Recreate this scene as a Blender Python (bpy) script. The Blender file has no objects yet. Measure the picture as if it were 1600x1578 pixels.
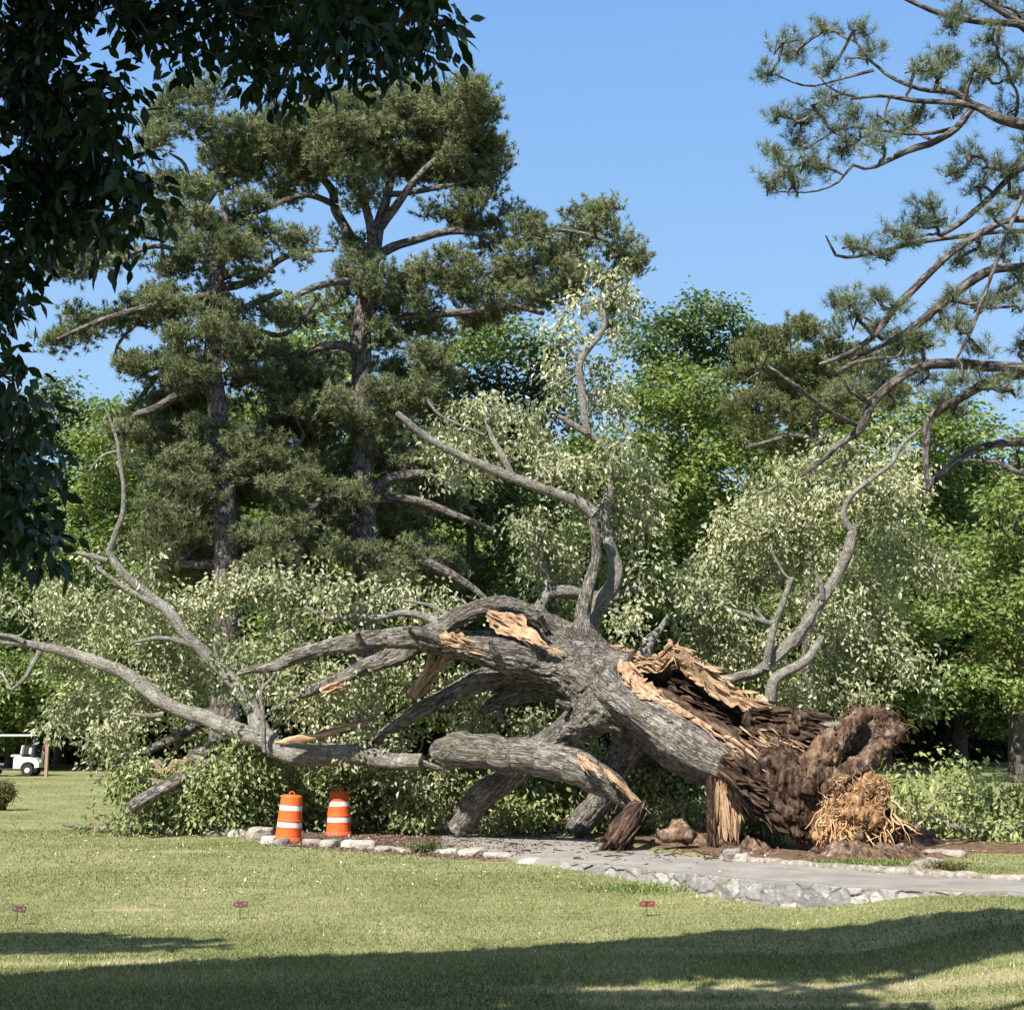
import bpy, math
import numpy as np
from mathutils import Vector

# ------------------------------------------------------------------ camera, sky, sun
W0, H0, F = 1600.0, 1578.0, 2200.0
HCAM = 2.15
PITCH = math.atan((1160-789)/F)
SC = bpy.context.scene
COL = SC.collection

cam_d = bpy.data.cameras.new("camera")
cam_d.sensor_width = 36.0
cam_d.sensor_fit = 'HORIZONTAL'
cam_d.lens = 36.0*F/W0
cam_d.clip_start = 0.1
cam_d.clip_end = 3000
cam = bpy.data.objects.new("camera", cam_d)
cam.location = (0, 0, HCAM)
cam.rotation_euler = (math.pi/2+PITCH, 0, 0)
COL.objects.link(cam)
SC.camera = cam

SUN_EL = math.radians(46)
sh = np.array([-0.52, -0.854]); sh /= np.linalg.norm(sh)
S = np.array([sh[0]*math.cos(SUN_EL), sh[1]*math.cos(SUN_EL), math.sin(SUN_EL)])   # towards the sun

world = bpy.data.worlds.new("World")
SC.world = world
world.use_nodes = True
wn = world.node_tree
bg = wn.nodes["Background"]
sky = wn.nodes.new("ShaderNodeTexSky")
sky.sky_type = 'NISHITA'
sky.sun_disc = False
sky.sun_elevation = SUN_EL
sky.sun_rotation = math.atan2(S[0], S[1])
sky.altitude = 200
sky.air_density = 1.15
sky.dust_density = 0.4
sky.ozone_density = 2.2
tc = wn.nodes.new("ShaderNodeTexCoord"); sxyz = wn.nodes.new("ShaderNodeSeparateXYZ"); wn.links.new(tc.outputs["Generated"], sxyz.inputs[0])
gr = wn.nodes.new("ShaderNodeValToRGB"); wn.links.new(sxyz.outputs[2], gr.inputs[0])
for e_, (p_, c_) in zip((gr.color_ramp.elements[0], gr.color_ramp.elements.new(.30), gr.color_ramp.elements[1]),
                        ((0.0, (.38, .58, .76)), (.30, (.305, .50, .735)), (.74, (.05, .15, .40)))):
    e_.position = p_; e_.color = (*c_, 1)
e_ = gr.color_ramp.elements.new(.48); e_.color = (.172, .352, .68, 1)
mul_ = wn.nodes.new("ShaderNodeVectorMath"); mul_.operation = 'SCALE'; mul_.inputs[3].default_value = 5.3
wn.links.new(gr.outputs[0], mul_.inputs[0])
mxs = wn.nodes.new("ShaderNodeMix"); mxs.data_type = 'RGBA'; mxs.inputs[0].default_value = .93      # thin clear-air sky over the physical one
wn.links.new(sky.outputs[0], mxs.inputs[6]); wn.links.new(mul_.outputs[0], mxs.inputs[7])
wn.links.new(mxs.outputs[2], bg.inputs[0])
bg.inputs[1].default_value = 0.125

sun_d = bpy.data.lights.new("sun", 'SUN')
sun_d.energy = 5.0
sun_d.angle = math.radians(0.5)
sun_d.color = (1.0, 0.94, 0.84)
sun = bpy.data.objects.new("sun", sun_d)
sun.rotation_euler = Vector(tuple(S)).to_track_quat('Z', 'Y').to_euler()
sun.location = (-10, -20, 40)
COL.objects.link(sun)

SC.view_settings.view_transform = 'Standard'
SC.view_settings.look = 'None'
SC.view_settings.exposure = 1.0
SC.view_settings.gamma = 1.0
SC.cycles.max_bounces = 6
SC.cycles.diffuse_bounces = 3
SC.cycles.transmission_bounces = 3

# ------------------------------------------------------------------ helpers
RNG = np.random.default_rng(7)
cp, sp = math.cos(PITCH), math.sin(PITCH)

def P(px, py, D):
    dx = (px-W0/2)/F; dy = (H0/2-py)/F
    d = np.array([dx, cp-dy*sp, sp+dy*cp])
    return np.array([0, 0, HCAM]) + d*(D/d[1])

def nrm(a):
    return a/np.maximum(np.linalg.norm(a, axis=-1, keepdims=True), 1e-9)

def _hash(ix, iy, iz, seed):
    h = (ix.astype(np.int64)*374761393 + iy.astype(np.int64)*668265263 + iz.astype(np.int64)*2147483647 + seed*144665) & 0xffffffff
    h = ((h ^ (h >> 13))*1274126177) & 0xffffffff
    h = h ^ (h >> 16)
    return (h & 0xffff)/65535.0

def vnoise(p, seed=0):
    p = np.asarray(p, float)
    i = np.floor(p); f = p-i; f = f*f*(3-2*f)
    i = i.astype(np.int64)
    r = 0
    for a in (0, 1):
        for b in (0, 1):
            for c in (0, 1):
                w = (f[..., 0] if a else 1-f[..., 0])*(f[..., 1] if b else 1-f[..., 1])*(f[..., 2] if c else 1-f[..., 2])
                r = r + w*_hash(i[..., 0]+a, i[..., 1]+b, i[..., 2]+c, seed)
    return r*2-1

def fbm(p, oct=4, seed=0):
    r = 0; a = 1.0; p = np.asarray(p, float)
    for k in range(oct):
        r = r + a*vnoise(p*(2.03**k)+k*17.3, seed+k); a *= 0.5
    return r

def smooth(t):
    t = np.clip(t, 0, 1); return t*t*(3-2*t)

# --- mesh accumulator
LOCAL = False
class Acc:
    def __init__(s):
        s.V = []; s.F = []; s.n = 0; s.bark = []; s.rnd = []; s.mi = []
    def add(s, V, Fa, bark=None, rnd=None, mi=0):
        V = np.asarray(V, float).reshape(-1, 3); Fa = np.asarray(Fa, np.int64)
        if len(V) == 0 or len(Fa) == 0: return
        s.V.append(V); s.F.append(Fa+s.n); s.n += len(V)
        s.bark.append(V.copy() if bark is None else bark)
        s.rnd.append(np.full(len(Fa), 0.5) if rnd is None else rnd)
        s.mi.append(np.full(len(Fa), mi))
    def mesh(s, name, mats, smooth_=False):
        me = bpy.data.meshes.new(name)
        V = np.concatenate(s.V); me.vertices.add(len(V)); me.vertices.foreach_set("co", V.ravel())
        loops = np.concatenate([f.ravel() for f in s.F])
        tot = np.concatenate([np.full(len(f), f.shape[1]) for f in s.F])
        st = np.concatenate([[0], np.cumsum(tot)[:-1]])
        me.loops.add(len(loops)); me.loops.foreach_set("vertex_index", loops.astype(np.int32))
        me.polygons.add(len(tot)); me.polygons.foreach_set("loop_start", st.astype(np.int32))
        me.polygons.foreach_set("loop_total", tot.astype(np.int32))
        me.polygons.foreach_set("material_index", np.concatenate(s.mi).astype(np.int32))
        me.polygons.foreach_set("use_smooth", np.full(len(tot), smooth_))
        a = me.attributes.new("bark", 'FLOAT_VECTOR', 'POINT'); a.data.foreach_set("vector", np.concatenate(s.bark).ravel().astype(np.float32))
        a = me.attributes.new("rnd", 'FLOAT', 'FACE'); a.data.foreach_set("value", np.concatenate(s.rnd).astype(np.float32))
        me.update(calc_edges=True)
        for m in (mats if isinstance(mats, (list, tuple)) else [mats]): me.materials.append(m)
        return me
    def build(s, name, mats, parent=None, smooth_=False):
        o = bpy.data.objects.new(name, s.mesh(name, mats, smooth_)); COL.objects.link(o)
        if parent is not None:
            o.parent = parent
            if not LOCAL: o.matrix_parent_inverse = parent.matrix_world.inverted()
        return o

def tag(o, label=None, cat=None, group=None, kind=None):
    if label: o["label"] = label
    if cat: o["category"] = cat
    if group: o["group"] = group
    if kind: o["kind"] = kind
    return o

def thing(name, loc, label, cat, group=None):
    o = bpy.data.objects.new(name, None); o.empty_display_size = 0.3
    o.location = tuple(loc); COL.objects.link(o)
    bpy.context.view_layer.update()
    return tag(o, label, cat, group)

def resample(pts, n):
    """Catmull-Rom through pts (k, m), n samples equally spaced in length"""
    pts = np.asarray(pts, float)
    if len(pts) == 2:
        t = np.linspace(0, 1, n)[:, None]; return pts[0]*(1-t)+pts[1]*t
    p = np.vstack([2*pts[0]-pts[1], pts, 2*pts[-1]-pts[-2]])
    out = []
    for i in range(1, len(p)-2):
        t = np.linspace(0, 1, 12, endpoint=False)[:, None]
        a, b, c, d = p[i-1], p[i], p[i+1], p[i+2]
        out.append(0.5*((2*b)+(-a+c)*t+(2*a-5*b+4*c-d)*t*t+(-a+3*b-3*c+d)*t**3))
    out.append(p[-2][None]); q = np.vstack(out)
    L = np.concatenate([[0], np.cumsum(np.linalg.norm(np.diff(q[:, :3], axis=0), axis=1))])
    tt = np.linspace(0, L[-1], n)
    return np.stack([np.interp(tt, L, q[:, k]) for k in range(q.shape[1])], 1)

def tube(acc, pts, radii, sides=8, step=0.15, rough=0.0, cap=True, mi=0, seed=0, rnd=0.5, spline=True):
    pr = np.column_stack([pts, radii])
    if spline:
        L = np.linalg.norm(np.diff(pr[:, :3], axis=0), axis=1).sum()
        pr = resample(pr, max(3, int(L/step)+1))
    p = pr[:, :3]; r = np.maximum(pr[:, 3], 0.001)
    n = len(p)
    T = nrm(np.gradient(p, axis=0))
    up = np.array([0, 0, 1.0]) if abs(T[0][2]) < 0.9 else np.array([1.0, 0, 0])
    N = np.zeros_like(p); v = nrm(np.cross(T[0], up))
    for i in range(n):
        v = v-T[i]*np.dot(v, T[i]); v = v/max(np.linalg.norm(v), 1e-9); N[i] = v
    B = np.cross(T, N)
    ph = np.arange(sides)*2*np.pi/sides
    cs, sn = np.cos(ph), np.sin(ph)
    ring = cs[None, :, None]*N[:, None]+sn[None, :, None]*B[:, None]
    s = np.concatenate([[0], np.cumsum(np.linalg.norm(np.diff(p, axis=0), axis=1))])
    rr = np.repeat(r[:, None], sides, 1)
    bk = np.stack([r[:, None]*cs[None], r[:, None]*sn[None], np.repeat(s[:, None], sides, 1)+seed*3.7], -1)
    if rough > 0:
        rr = rr*(1+rough*fbm(bk*np.array([2.6, 2.6, 0.45])/np.mean(r)*0.5, 3, seed+3))
    V = (p[:, None]+ring*rr[..., None]).reshape(-1, 3)
    i0 = (np.arange(n-1)[:, None]*sides+np.arange(sides)[None]).ravel()
    i1 = (np.arange(n-1)[:, None]*sides+(np.arange(sides)+1)[None] % sides).ravel()
    Q = np.stack([i0, i1, i1+sides, i0+sides], 1)
    acc.add(V, Q, bk.reshape(-1, 3), np.full(len(Q), rnd), mi)
    if cap:
        for e, k in ((0, 0), (1, n-1)):
            idx = np.arange(sides)+k*sides
            c = p[k]+T[k]*(r[k]*0.3*(1 if e else -1))
            Vc = np.vstack([V[idx], c]); a = np.arange(sides); b = (a+1) % sides
            tri = np.stack([a, b, np.full(sides, sides)], 1) if e else np.stack([b, a, np.full(sides, sides)], 1)
            acc.add(Vc, tri, np.vstack([bk.reshape(-1, 3)[idx], bk.reshape(-1, 3)[idx].mean(0)]), np.full(len(tri), rnd), mi)

def box(acc, c, size, rz=0, rx=0, ry=0, mi=0, bevel=0.0, rnd=0.5):
    sx, sy, sz = np.array(size)/2
    b = min(bevel, sx*.9, sy*.9, sz*.9)
    if b <= 0:
        V = np.array([[x, y, z] for z in (-sz, sz) for y in (-sy, sy) for x in (-sx, sx)])
        Q = np.array([[0, 2, 3, 1], [4, 5, 7, 6], [0, 1, 5, 4], [2, 6, 7, 3], [0, 4, 6, 2], [1, 3, 7, 5]])
        V = rot(V, rx, ry, rz)+np.array(c); acc.add(V, Q, None, np.full(6, rnd), mi); return
    # chamfered box by profile stack
    def ringv(ix, iy, z):
        return [[-ix, -iy+b, z], [-ix+b, -iy, z], [ix-b, -iy, z], [ix, -iy+b, z], [ix, iy-b, z], [ix-b, iy, z], [-ix+b, iy, z], [-ix, iy-b, z]]
    R = []
    for (dd, z) in ((b, -sz), (0, -sz+b), (0, sz-b), (b, sz)):
        R += ringv(sx-dd, sy-dd, z)
    V = np.array(R, float); Q = []
    for k in range(3):
        for i in range(8):
            j = (i+1) % 8; Q.append([k*8+i, k*8+j, k*8+8+j, k*8+8+i])
    V = rot(V, rx, ry, rz)+np.array(c)
    acc.add(V, Q, None, np.full(len(Q), rnd), mi)
    acc.add(V[24:], [list(range(8))], None, np.array([rnd]), mi); acc.add(V[:8], [list(range(7, -1, -1))], None, np.array([rnd]), mi)

def rot(V, rx=0, ry=0, rz=0):
    V = np.asarray(V, float)
    for ang, (a, b) in ((rx, (1, 2)), (ry, (2, 0)), (rz, (0, 1))):
        if ang:
            c, s = math.cos(ang), math.sin(ang); W = V.copy()
            W[..., a] = V[..., a]*c-V[..., b]*s; W[..., b] = V[..., a]*s+V[..., b]*c; V = W
    return V

def lathe(acc, prof, c=(0, 0, 0), n=32, mi=0, rx=0, ry=0, axis=2):
    prof = np.array(prof, float); ph = np.arange(n)*2*np.pi/n
    V = np.stack([prof[:, None, 0]*np.cos(ph), prof[:, None, 0]*np.sin(ph), np.repeat(prof[:, 1:2], n, 1)], -1)
    if axis == 0: V = V[..., [2, 0, 1]]
    if axis == 1: V = V[..., [1, 2, 0]]
    V = rot(V, rx, ry)+np.array(c)
    m = len(prof)
    i0 = (np.arange(m-1)[:, None]*n+np.arange(n)).ravel(); i1 = (np.arange(m-1)[:, None]*n+(np.arange(n)+1) % n).ravel()
    acc.add(V.reshape(-1, 3), np.stack([i0, i1, i1+n, i0+n], 1), mi=mi)

def ico():
    t = (1+5**.5)/2
    v = nrm(np.array([[-1, t, 0], [1, t, 0], [-1, -t, 0], [1, -t, 0], [0, -1, t], [0, 1, t], [0, -1, -t], [0, 1, -t], [t, 0, -1], [t, 0, 1], [-t, 0, -1], [-t, 0, 1]], float))
    f = [[0, 11, 5], [0, 5, 1], [0, 1, 7], [0, 7, 10], [0, 10, 11], [1, 5, 9], [5, 11, 4], [11, 10, 2], [10, 7, 6], [7, 1, 8], [3, 9, 4], [3, 4, 2], [3, 2, 6], [3, 6, 8], [3, 8, 9], [4, 9, 5], [2, 4, 11], [6, 2, 10], [8, 6, 7], [9, 8, 1]]
    return v, np.array(f)
def icosub(k):
    v, f = ico(); v = list(map(tuple, v))
    for _ in range(k):
        mid = {}; nf = []
        def m(a, b):
            key = (min(a, b), max(a, b))
            if key not in mid:
                q = np.array(v[a])+np.array(v[b]); q /= np.linalg.norm(q); v.append(tuple(q)); mid[key] = len(v)-1
            return mid[key]
        for a, b, c in f:
            x, y, z = m(a, b), m(b, c), m(c, a); nf += [[a, x, z], [b, y, x], [c, z, y], [x, y, z]]
        f = nf
    return np.array(v), np.array(f)
ICO = {k: icosub(k) for k in (1, 2, 3)}

# ------------------------------------------------------------------ leaves
def leaves(acc, pos, d, nv, L, Wd, rnd, fold=0.25, shape='diamond', mi=0):
    d = nrm(d); side = nrm(np.cross(d, nv)); up = np.cross(side, d)
    L = np.broadcast_to(L, (len(pos),))[:, None]; Wd = np.broadcast_to(Wd, (len(pos),))[:, None]
    if shape == 'diamond':
        prof = [(0, 0, 0), (.45, .5, fold), (1, 0, -.05), (.45, -.5, fold)]
    else:
        prof = [(0, 0, 0), (.22, .36, fold), (.5, .5, fold), (.78, .27, fold*.5), (1.08, 0, -.1), (.78, -.27, fold*.5), (.5, -.5, fold), (.22, -.36, fold)]
    V = np.stack([pos+d*L*a+side*Wd*b+up*Wd*c for a, b, c in prof], 1)
    k = len(prof); n = len(pos)
    acc.add(V.reshape(-1, 3), np.arange(n*k).reshape(n, k), None, rnd, mi)

def unit(n, rng):
    return nrm(rng.normal(size=(n, 3)))

def cloud(center, rad, nsub, rng, sub=0.34, shell=0.55, top=0.0):
    """sub-clump centres inside an ellipsoid"""
    u = unit(nsub, rng)
    if top > 0: u[:, 2] = np.where(u[:, 2] < 0, u[:, 2]*(1-top), u[:, 2])
    r = (shell+(1-shell)*rng.random(nsub)**0.6)[:, None]
    r *= (rng.random((nsub, 1)) > 0.15)*0.6+0.4
    return center+u*r*rad*0.85

def oak_leaves(acc, centers, rng, per=22, spread=0.17, L=0.13, droop=.62):
    n = len(centers)
    c = np.repeat(centers, per, 0)
    off = rng.normal(size=(n*per, 3))*spread*np.repeat(.6+.9*rng.random((n, 1)), per, 0)*np.array([1, 1, 1.05])
    pos = c+off
    d = nrm(off*np.array([1, 1, .3]))*0.55+np.array([0, 0, -droop])+unit(n*per, rng)*0.55
    nv = unit(n*per, rng)+np.array([S[0], S[1], 0.2])*0.6
    crn = np.repeat(np.clip(rng.random(n)*.75+.125+.42*vnoise(centers*1.1, 43), 0, 1), per)
    rnd = np.clip(0.6*crn+0.4*rng.random(n*per), 0, 1)
    leaves(acc, pos, d, nv, L*(0.55+0.9*rng.random(n*per)), L*0.56*(0.7+0.6*rng.random(n*per)), rnd)

def decid_leaves(acc, centers, rng, per=30, spread=0.35, L=0.2, bias=0.7):
    n = len(centers)
    c = np.repeat(centers, per, 0)
    off = rng.normal(size=(n*per, 3))*spread*np.array([1, 1, .7])
    pos = c+off
    d = nrm(off*np.array([1, 1, .2]))+np.array([0, 0, -.35])+unit(n*per, rng)*0.6
    nv = unit(n*per, rng)*0.9+np.array([0, 0, bias])+S*0.3
    crn = np.repeat(rng.random(n), per)
    rnd = np.clip(0.5*crn+0.5*rng.random(n*per), 0, 1)
    leaves(acc, pos, d, nv, L*1.25*(0.7+0.6*rng.random(n*per)), L*0.85*(0.7+0.5*rng.random(n*per)), rnd)

def pine_tufts(acc, centers, dirs, rng, k=16, L=0.17, w=0.02, rnd=None):
    n = len(centers)
    c = np.repeat(centers, k, 0); d0 = np.repeat(dirs, k, 0)
    d = nrm(d0*0.75+unit(n*k, rng))
    L_ = L*(0.75+0.5*rng.random((n*k, 1)))
    side = nrm(np.cross(d, unit(n*k, rng)))*w*0.5
    b = c+d0*L*0.25*rng.normal(size=(n*k, 1))
    V = np.stack([b-side, b+side, b+d*L_+side*.25, b+d*L_-side*.25], 1)
    r = rng.random(n) if rnd is None else rnd
    r = np.clip(np.repeat(r, k)*.7+.3*rng.random(n*k), 0, 1)
    acc.add(V.reshape(-1, 3), np.arange(n*k*4).reshape(-1, 4), None, r)

# ------------------------------------------------------------------ branch growth: link targets to a skeleton
def connect(acc, nodes, nrad, targets, rng, r_tip=0.012, r_max=0.12, sides=5, wob=0.12, sag=0.0, k_mid=3, taper=0.62):
    nodes = [np.asarray(a, float) for a in nodes]; nrad = list(nrad)
    A = np.array(nodes); T = np.asarray(targets, float)
    d0 = np.array([np.min(np.linalg.norm(A-t, axis=1)) for t in T])
    cap = len(nodes)+len(T)*(k_mid+1)
    buf = np.zeros((cap, 3)); rb = np.zeros(cap); m = len(nodes); buf[:m] = A; rb[:m] = nrad
    for i in np.argsort(d0):
        t = T[i]; dd = np.linalg.norm(buf[:m]-t, axis=1)
        cost = dd*(1+0.35*(buf[:m, 2] > t[2]+0.2))+0.15*(rb[:m] < 0.02)
        j = int(np.argmin(cost)); a = buf[j]; dist = dd[j]
        if dist < 0.03: continue
        r0 = min(rb[j]*0.7, r_max, r_tip+dist*taper*0.045+0.004)
        q = [a]; rr = [r0]
        w = rng.normal(size=3)*wob*dist
        for k in range(1, k_mid+1):
            f = k/(k_mid+1)
            q.append(a*(1-f)+t*f+w*math.sin(math.pi*f)+rng.normal(size=3)*wob*0.25*dist+np.array([0, 0, -sag*dist*math.sin(math.pi*f)])); rr.append(r0*(1-f)+r_tip*f)
        q.append(t); rr.append(r_tip)
        tube(acc, np.array(q), rr, sides=sides, spline=False, cap=False, seed=int(i))
        for k in range(1, len(q)):
            buf[m] = q[k]; rb[m] = rr[k]; m += 1

def skel(pts):
    """dense nodes along (px,py,rpx,D) polyline"""
    a = np.array([[*P(x, y, D), r*D/F] for x, y, r, D in pts])
    L = np.linalg.norm(np.diff(a[:, :3], axis=0), axis=1).sum()
    return resample(a, max(4, int(L/0.2)))

# ------------------------------------------------------------------ materials
def newmat(name):
    m = bpy.data.materials.new(name); m.use_nodes = True
    nt = m.node_tree; nt.nodes.clear()
    out = nt.nodes.new("ShaderNodeOutputMaterial")
    return m, nt, out
def N(nt, t, **kw):
    n = nt.nodes.new(t)
    for k, v in kw.items():
        if k.startswith("i_"):
            key = k[2:]; key = int(key) if key.isdigit() else key
            n.inputs[key].default_value = v
        else: setattr(n, k, v)
    return n
def ramp(nt, fac, stops, interp='LINEAR'):
    r = nt.nodes.new("ShaderNodeValToRGB"); r.color_ramp.interpolation = interp
    e = r.color_ramp.elements
    while len(e) < len(stops): e.new(0.5)
    for k, (p, c) in enumerate(stops):
        e[k].position = p; e[k].color = (*c, 1) if len(c) == 3 else c
    nt.links.new(fac, r.inputs[0]); return r.outputs[0]
def attr(nt, name):
    a = nt.nodes.new("ShaderNodeAttribute"); a.attribute_name = name; return a
def mixc(nt, fac, a, b, mode='MIX'):
    m = nt.nodes.new("ShaderNodeMix"); m.data_type = 'RGBA'; m.blend_type = mode
    for sock, v in ((m.inputs[0], fac), (m.inputs[6], a), (m.inputs[7], b)):
        if isinstance(v, bpy.types.NodeSocket): nt.links.new(v, sock)
        elif isinstance(v, tuple): sock.default_value = (*v, 1) if len(v) == 3 else v
        else: sock.default_value = v
    return m.outputs[2]
def vscale(nt, vec, s):
    m = nt.nodes.new("ShaderNodeVectorMath"); m.operation = 'MULTIPLY'
    nt.links.new(vec, m.inputs[0]); m.inputs[1].default_value = s; return m.outputs[0]
def noise(nt, vec, scale, detail=4, rough=0.55, dist=0.0):
    n = nt.nodes.new("ShaderNodeTexNoise"); n.inputs["Scale"].default_value = scale; n.inputs["Detail"].default_value = detail
    n.inputs["Roughness"].default_value = rough; n.inputs["Distortion"].default_value = dist
    nt.links.new(vec, n.inputs["Vector"]); return n.outputs[0]
def maprange(nt, v, a, b, c=0.0, d=1.0):
    m = nt.nodes.new("ShaderNodeMapRange"); nt.links.new(v, m.inputs[0])
    for i, x in enumerate((a, b, c, d)): m.inputs[i+1].default_value = x
    return m.outputs[0]
def math_(nt, op, a, b=None):
    m = nt.nodes.new("ShaderNodeMath"); m.operation = op
    for i, v in enumerate((a, b)):
        if v is None: continue
        if isinstance(v, bpy.types.NodeSocket): nt.links.new(v, m.inputs[i])
        else: m.inputs[i].default_value = v
    return m.outputs[0]
def bumpn(nt, h, strength, dist):
    b = nt.nodes.new("ShaderNodeBump"); b.inputs["Strength"].default_value = strength; b.inputs["Distance"].default_value = dist
    nt.links.new(h, b.inputs["Height"]); return b.outputs[0]
def pbsdf(nt, out, col, rough=0.8, spec=0.3, bump=None, link=True):
    b = nt.nodes.new("ShaderNodeBsdfPrincipled")
    if isinstance(col, bpy.types.NodeSocket): nt.links.new(col, b.inputs["Base Color"])
    else: b.inputs["Base Color"].default_value = (*col, 1)
    if isinstance(rough, bpy.types.NodeSocket): nt.links.new(rough, b.inputs["Roughness"])
    else: b.inputs["Roughness"].default_value = rough
    b.inputs["Specular IOR Level"].default_value = spec
    if bump is not None: nt.links.new(bump, b.inputs["Normal"])
    if link: nt.links.new(b.outputs[0], out.inputs[0])
    return b

def leafmat(name, stops, trans=0.35, rough=0.55, spec=0.35, tcol=None):
    m, nt, out = newmat(name)
    a = attr(nt, "rnd").outputs["Fac"]
    col = ramp(nt, a, stops)
    b = pbsdf(nt, out, col, rough, spec, link=False)
    t = nt.nodes.new("ShaderNodeBsdfTranslucent")
    nt.links.new(mixc(nt, 1.0, col, tcol or (1.0, 1.15, 0.6), 'MULTIPLY'), t.inputs[0])
    mx = nt.nodes.new("ShaderNodeMixShader"); mx.inputs[0].default_value = trans
    nt.links.new(b.outputs[0], mx.inputs[1]); nt.links.new(t.outputs[0], mx.inputs[2]); nt.links.new(mx.outputs[0], out.inputs[0])
    return m

def barkmat(name, dark, mid, light, lichen, lich_amt=0.5, sc=7.0, stretch=0.28, bump=1.0, dist=0.05, moss=0.0):
    m, nt, out = newmat(name)
    v = attr(nt, "bark").outputs["Vector"]
    vs = vscale(nt, v, (1, 1, stretch))
    wn_ = nt.nodes.new("ShaderNodeTexNoise"); wn_.inputs["Scale"].default_value = sc*0.8; nt.links.new(vs, wn_.inputs["Vector"])
    wob = vscale(nt, wn_.outputs[1], (0.18, 0.18, 0.18))
    add = nt.nodes.new("ShaderNodeVectorMath"); add.operation = 'ADD'; nt.links.new(vs, add.inputs[0]); nt.links.new(wob, add.inputs[1])
    vo = nt.nodes.new("ShaderNodeTexVoronoi"); vo.feature = 'DISTANCE_TO_EDGE'; vo.inputs["Scale"].default_value = sc
    nt.links.new(add.outputs[0], vo.inputs["Vector"])
    crack = maprange(nt, vo.outputs[0], 0.0, 0.22)
    n1 = noise(nt, vs, sc*5, 5, 0.65)
    n2 = noise(nt, v, 1.3, 4, 0.6)
    vo2 = nt.nodes.new("ShaderNodeTexVoronoi"); vo2.feature = 'DISTANCE_TO_EDGE'; vo2.inputs["Scale"].default_value = sc*2.3
    nt.links.new(add.outputs[0], vo2.inputs["Vector"])
    crack = math_(nt, 'ADD', math_(nt, 'MULTIPLY', crack, .55), math_(nt, 'MULTIPLY', maprange(nt, vo2.outputs[0], 0.0, 0.3), .45))
    h = math_(nt, 'ADD', math_(nt, 'MULTIPLY', crack, 0.7), math_(nt, 'MULTIPLY', n1, 0.8))
    col = ramp(nt, math_(nt, 'ADD', math_(nt, 'MULTIPLY', crack, 0.40), math_(nt, 'MULTIPLY', n1, 0.60)),
               [(0.27, dark), (0.46, mid), (0.68, light)])
    n3 = noise(nt, v, 6.5, 5, 0.7)
    lm = maprange(nt, math_(nt, 'ADD', math_(nt, 'MULTIPLY', n3, 0.65), math_(nt, 'MULTIPLY', n2, 0.45)), 0.62-0.12*lich_amt, 0.70-0.10*lich_amt)
    col = mixc(nt, math_(nt, 'MULTIPLY', lm, 0.25+0.6*lich_amt), col, lichen)
    if moss:
        n4 = noise(nt, v, 2.1, 5, .7)
        col = mixc(nt, math_(nt, 'MULTIPLY', maprange(nt, n4, .50, .66), moss), col, (.17, .165, .085))
        n5 = noise(nt, v, .9, 3, .6)
        col = mixc(nt, math_(nt, 'MULTIPLY', maprange(nt, n5, .52, .68), .45), col, (.10, .08, .068), 'MIX')
    pbsdf(nt, out, col, 0.9, 0.2, bumpn(nt, h, bump, dist))
    return m

M = {}
M['bark_oak'] = barkmat('oak_bark', (.018, .013, .011), (.16, .135, .118), (.48, .44, .395), (.52, .50, .43), .55, 13, .17, 1.0, .10, .5)
M['bark_pale'] = barkmat('pale_limb_bark', (.07, .06, .05), (.25, .23, .20), (.42, .395, .355), (.48, .46, .40), .6, 18, .28, 1.0, .04, .35)
M['bark_pine'] = barkmat('pine_bark', (.02, .017, .016), (.10, .085, .078), (.22, .195, .18), (.36, .33, .30), .25, 5, .45, 1.0, .06)
M['bark_dark'] = barkmat('dark_bark', (.025, .02, .018), (.08, .065, .055), (.15, .13, .115), (.25, .24, .2), .2, 6, .3, 1.0, .05)
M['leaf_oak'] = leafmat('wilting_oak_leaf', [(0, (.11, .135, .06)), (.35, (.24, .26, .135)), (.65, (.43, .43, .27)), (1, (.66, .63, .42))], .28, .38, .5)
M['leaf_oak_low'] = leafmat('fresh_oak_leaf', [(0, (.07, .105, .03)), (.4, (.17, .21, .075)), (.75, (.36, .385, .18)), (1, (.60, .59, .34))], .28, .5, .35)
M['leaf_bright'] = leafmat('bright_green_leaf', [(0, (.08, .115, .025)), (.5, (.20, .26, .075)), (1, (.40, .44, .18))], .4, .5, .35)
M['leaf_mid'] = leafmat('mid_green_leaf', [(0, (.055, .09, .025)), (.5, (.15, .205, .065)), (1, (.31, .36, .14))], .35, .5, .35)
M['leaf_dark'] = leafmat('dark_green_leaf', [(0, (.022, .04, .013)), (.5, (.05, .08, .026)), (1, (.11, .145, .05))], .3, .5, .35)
M['leaf_blue'] = leafmat('blue_green_leaf', [(0, (.05, .085, .03)), (.5, (.12, .17, .06)), (1, (.22, .28, .12))], .3, .5, .35)
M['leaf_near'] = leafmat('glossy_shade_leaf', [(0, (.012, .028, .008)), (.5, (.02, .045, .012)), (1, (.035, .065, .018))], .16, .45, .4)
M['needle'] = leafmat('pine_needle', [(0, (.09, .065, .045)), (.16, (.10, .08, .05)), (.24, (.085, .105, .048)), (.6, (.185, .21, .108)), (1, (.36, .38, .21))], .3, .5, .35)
M['needle_blue'] = leafmat('near_pine_needle', [(0, (.05, .045, .03)), (.1, (.06, .07, .04)), (.5, (.11, .14, .075)), (1, (.26, .28, .15))], .2, .45, .4)
M['needle_olive'] = leafmat('olive_pine_needle', [(0, (.07, .075, .03)), (.5, (.12, .135, .05)), (1, (.19, .20, .08))], .2, .5, .35)
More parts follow.
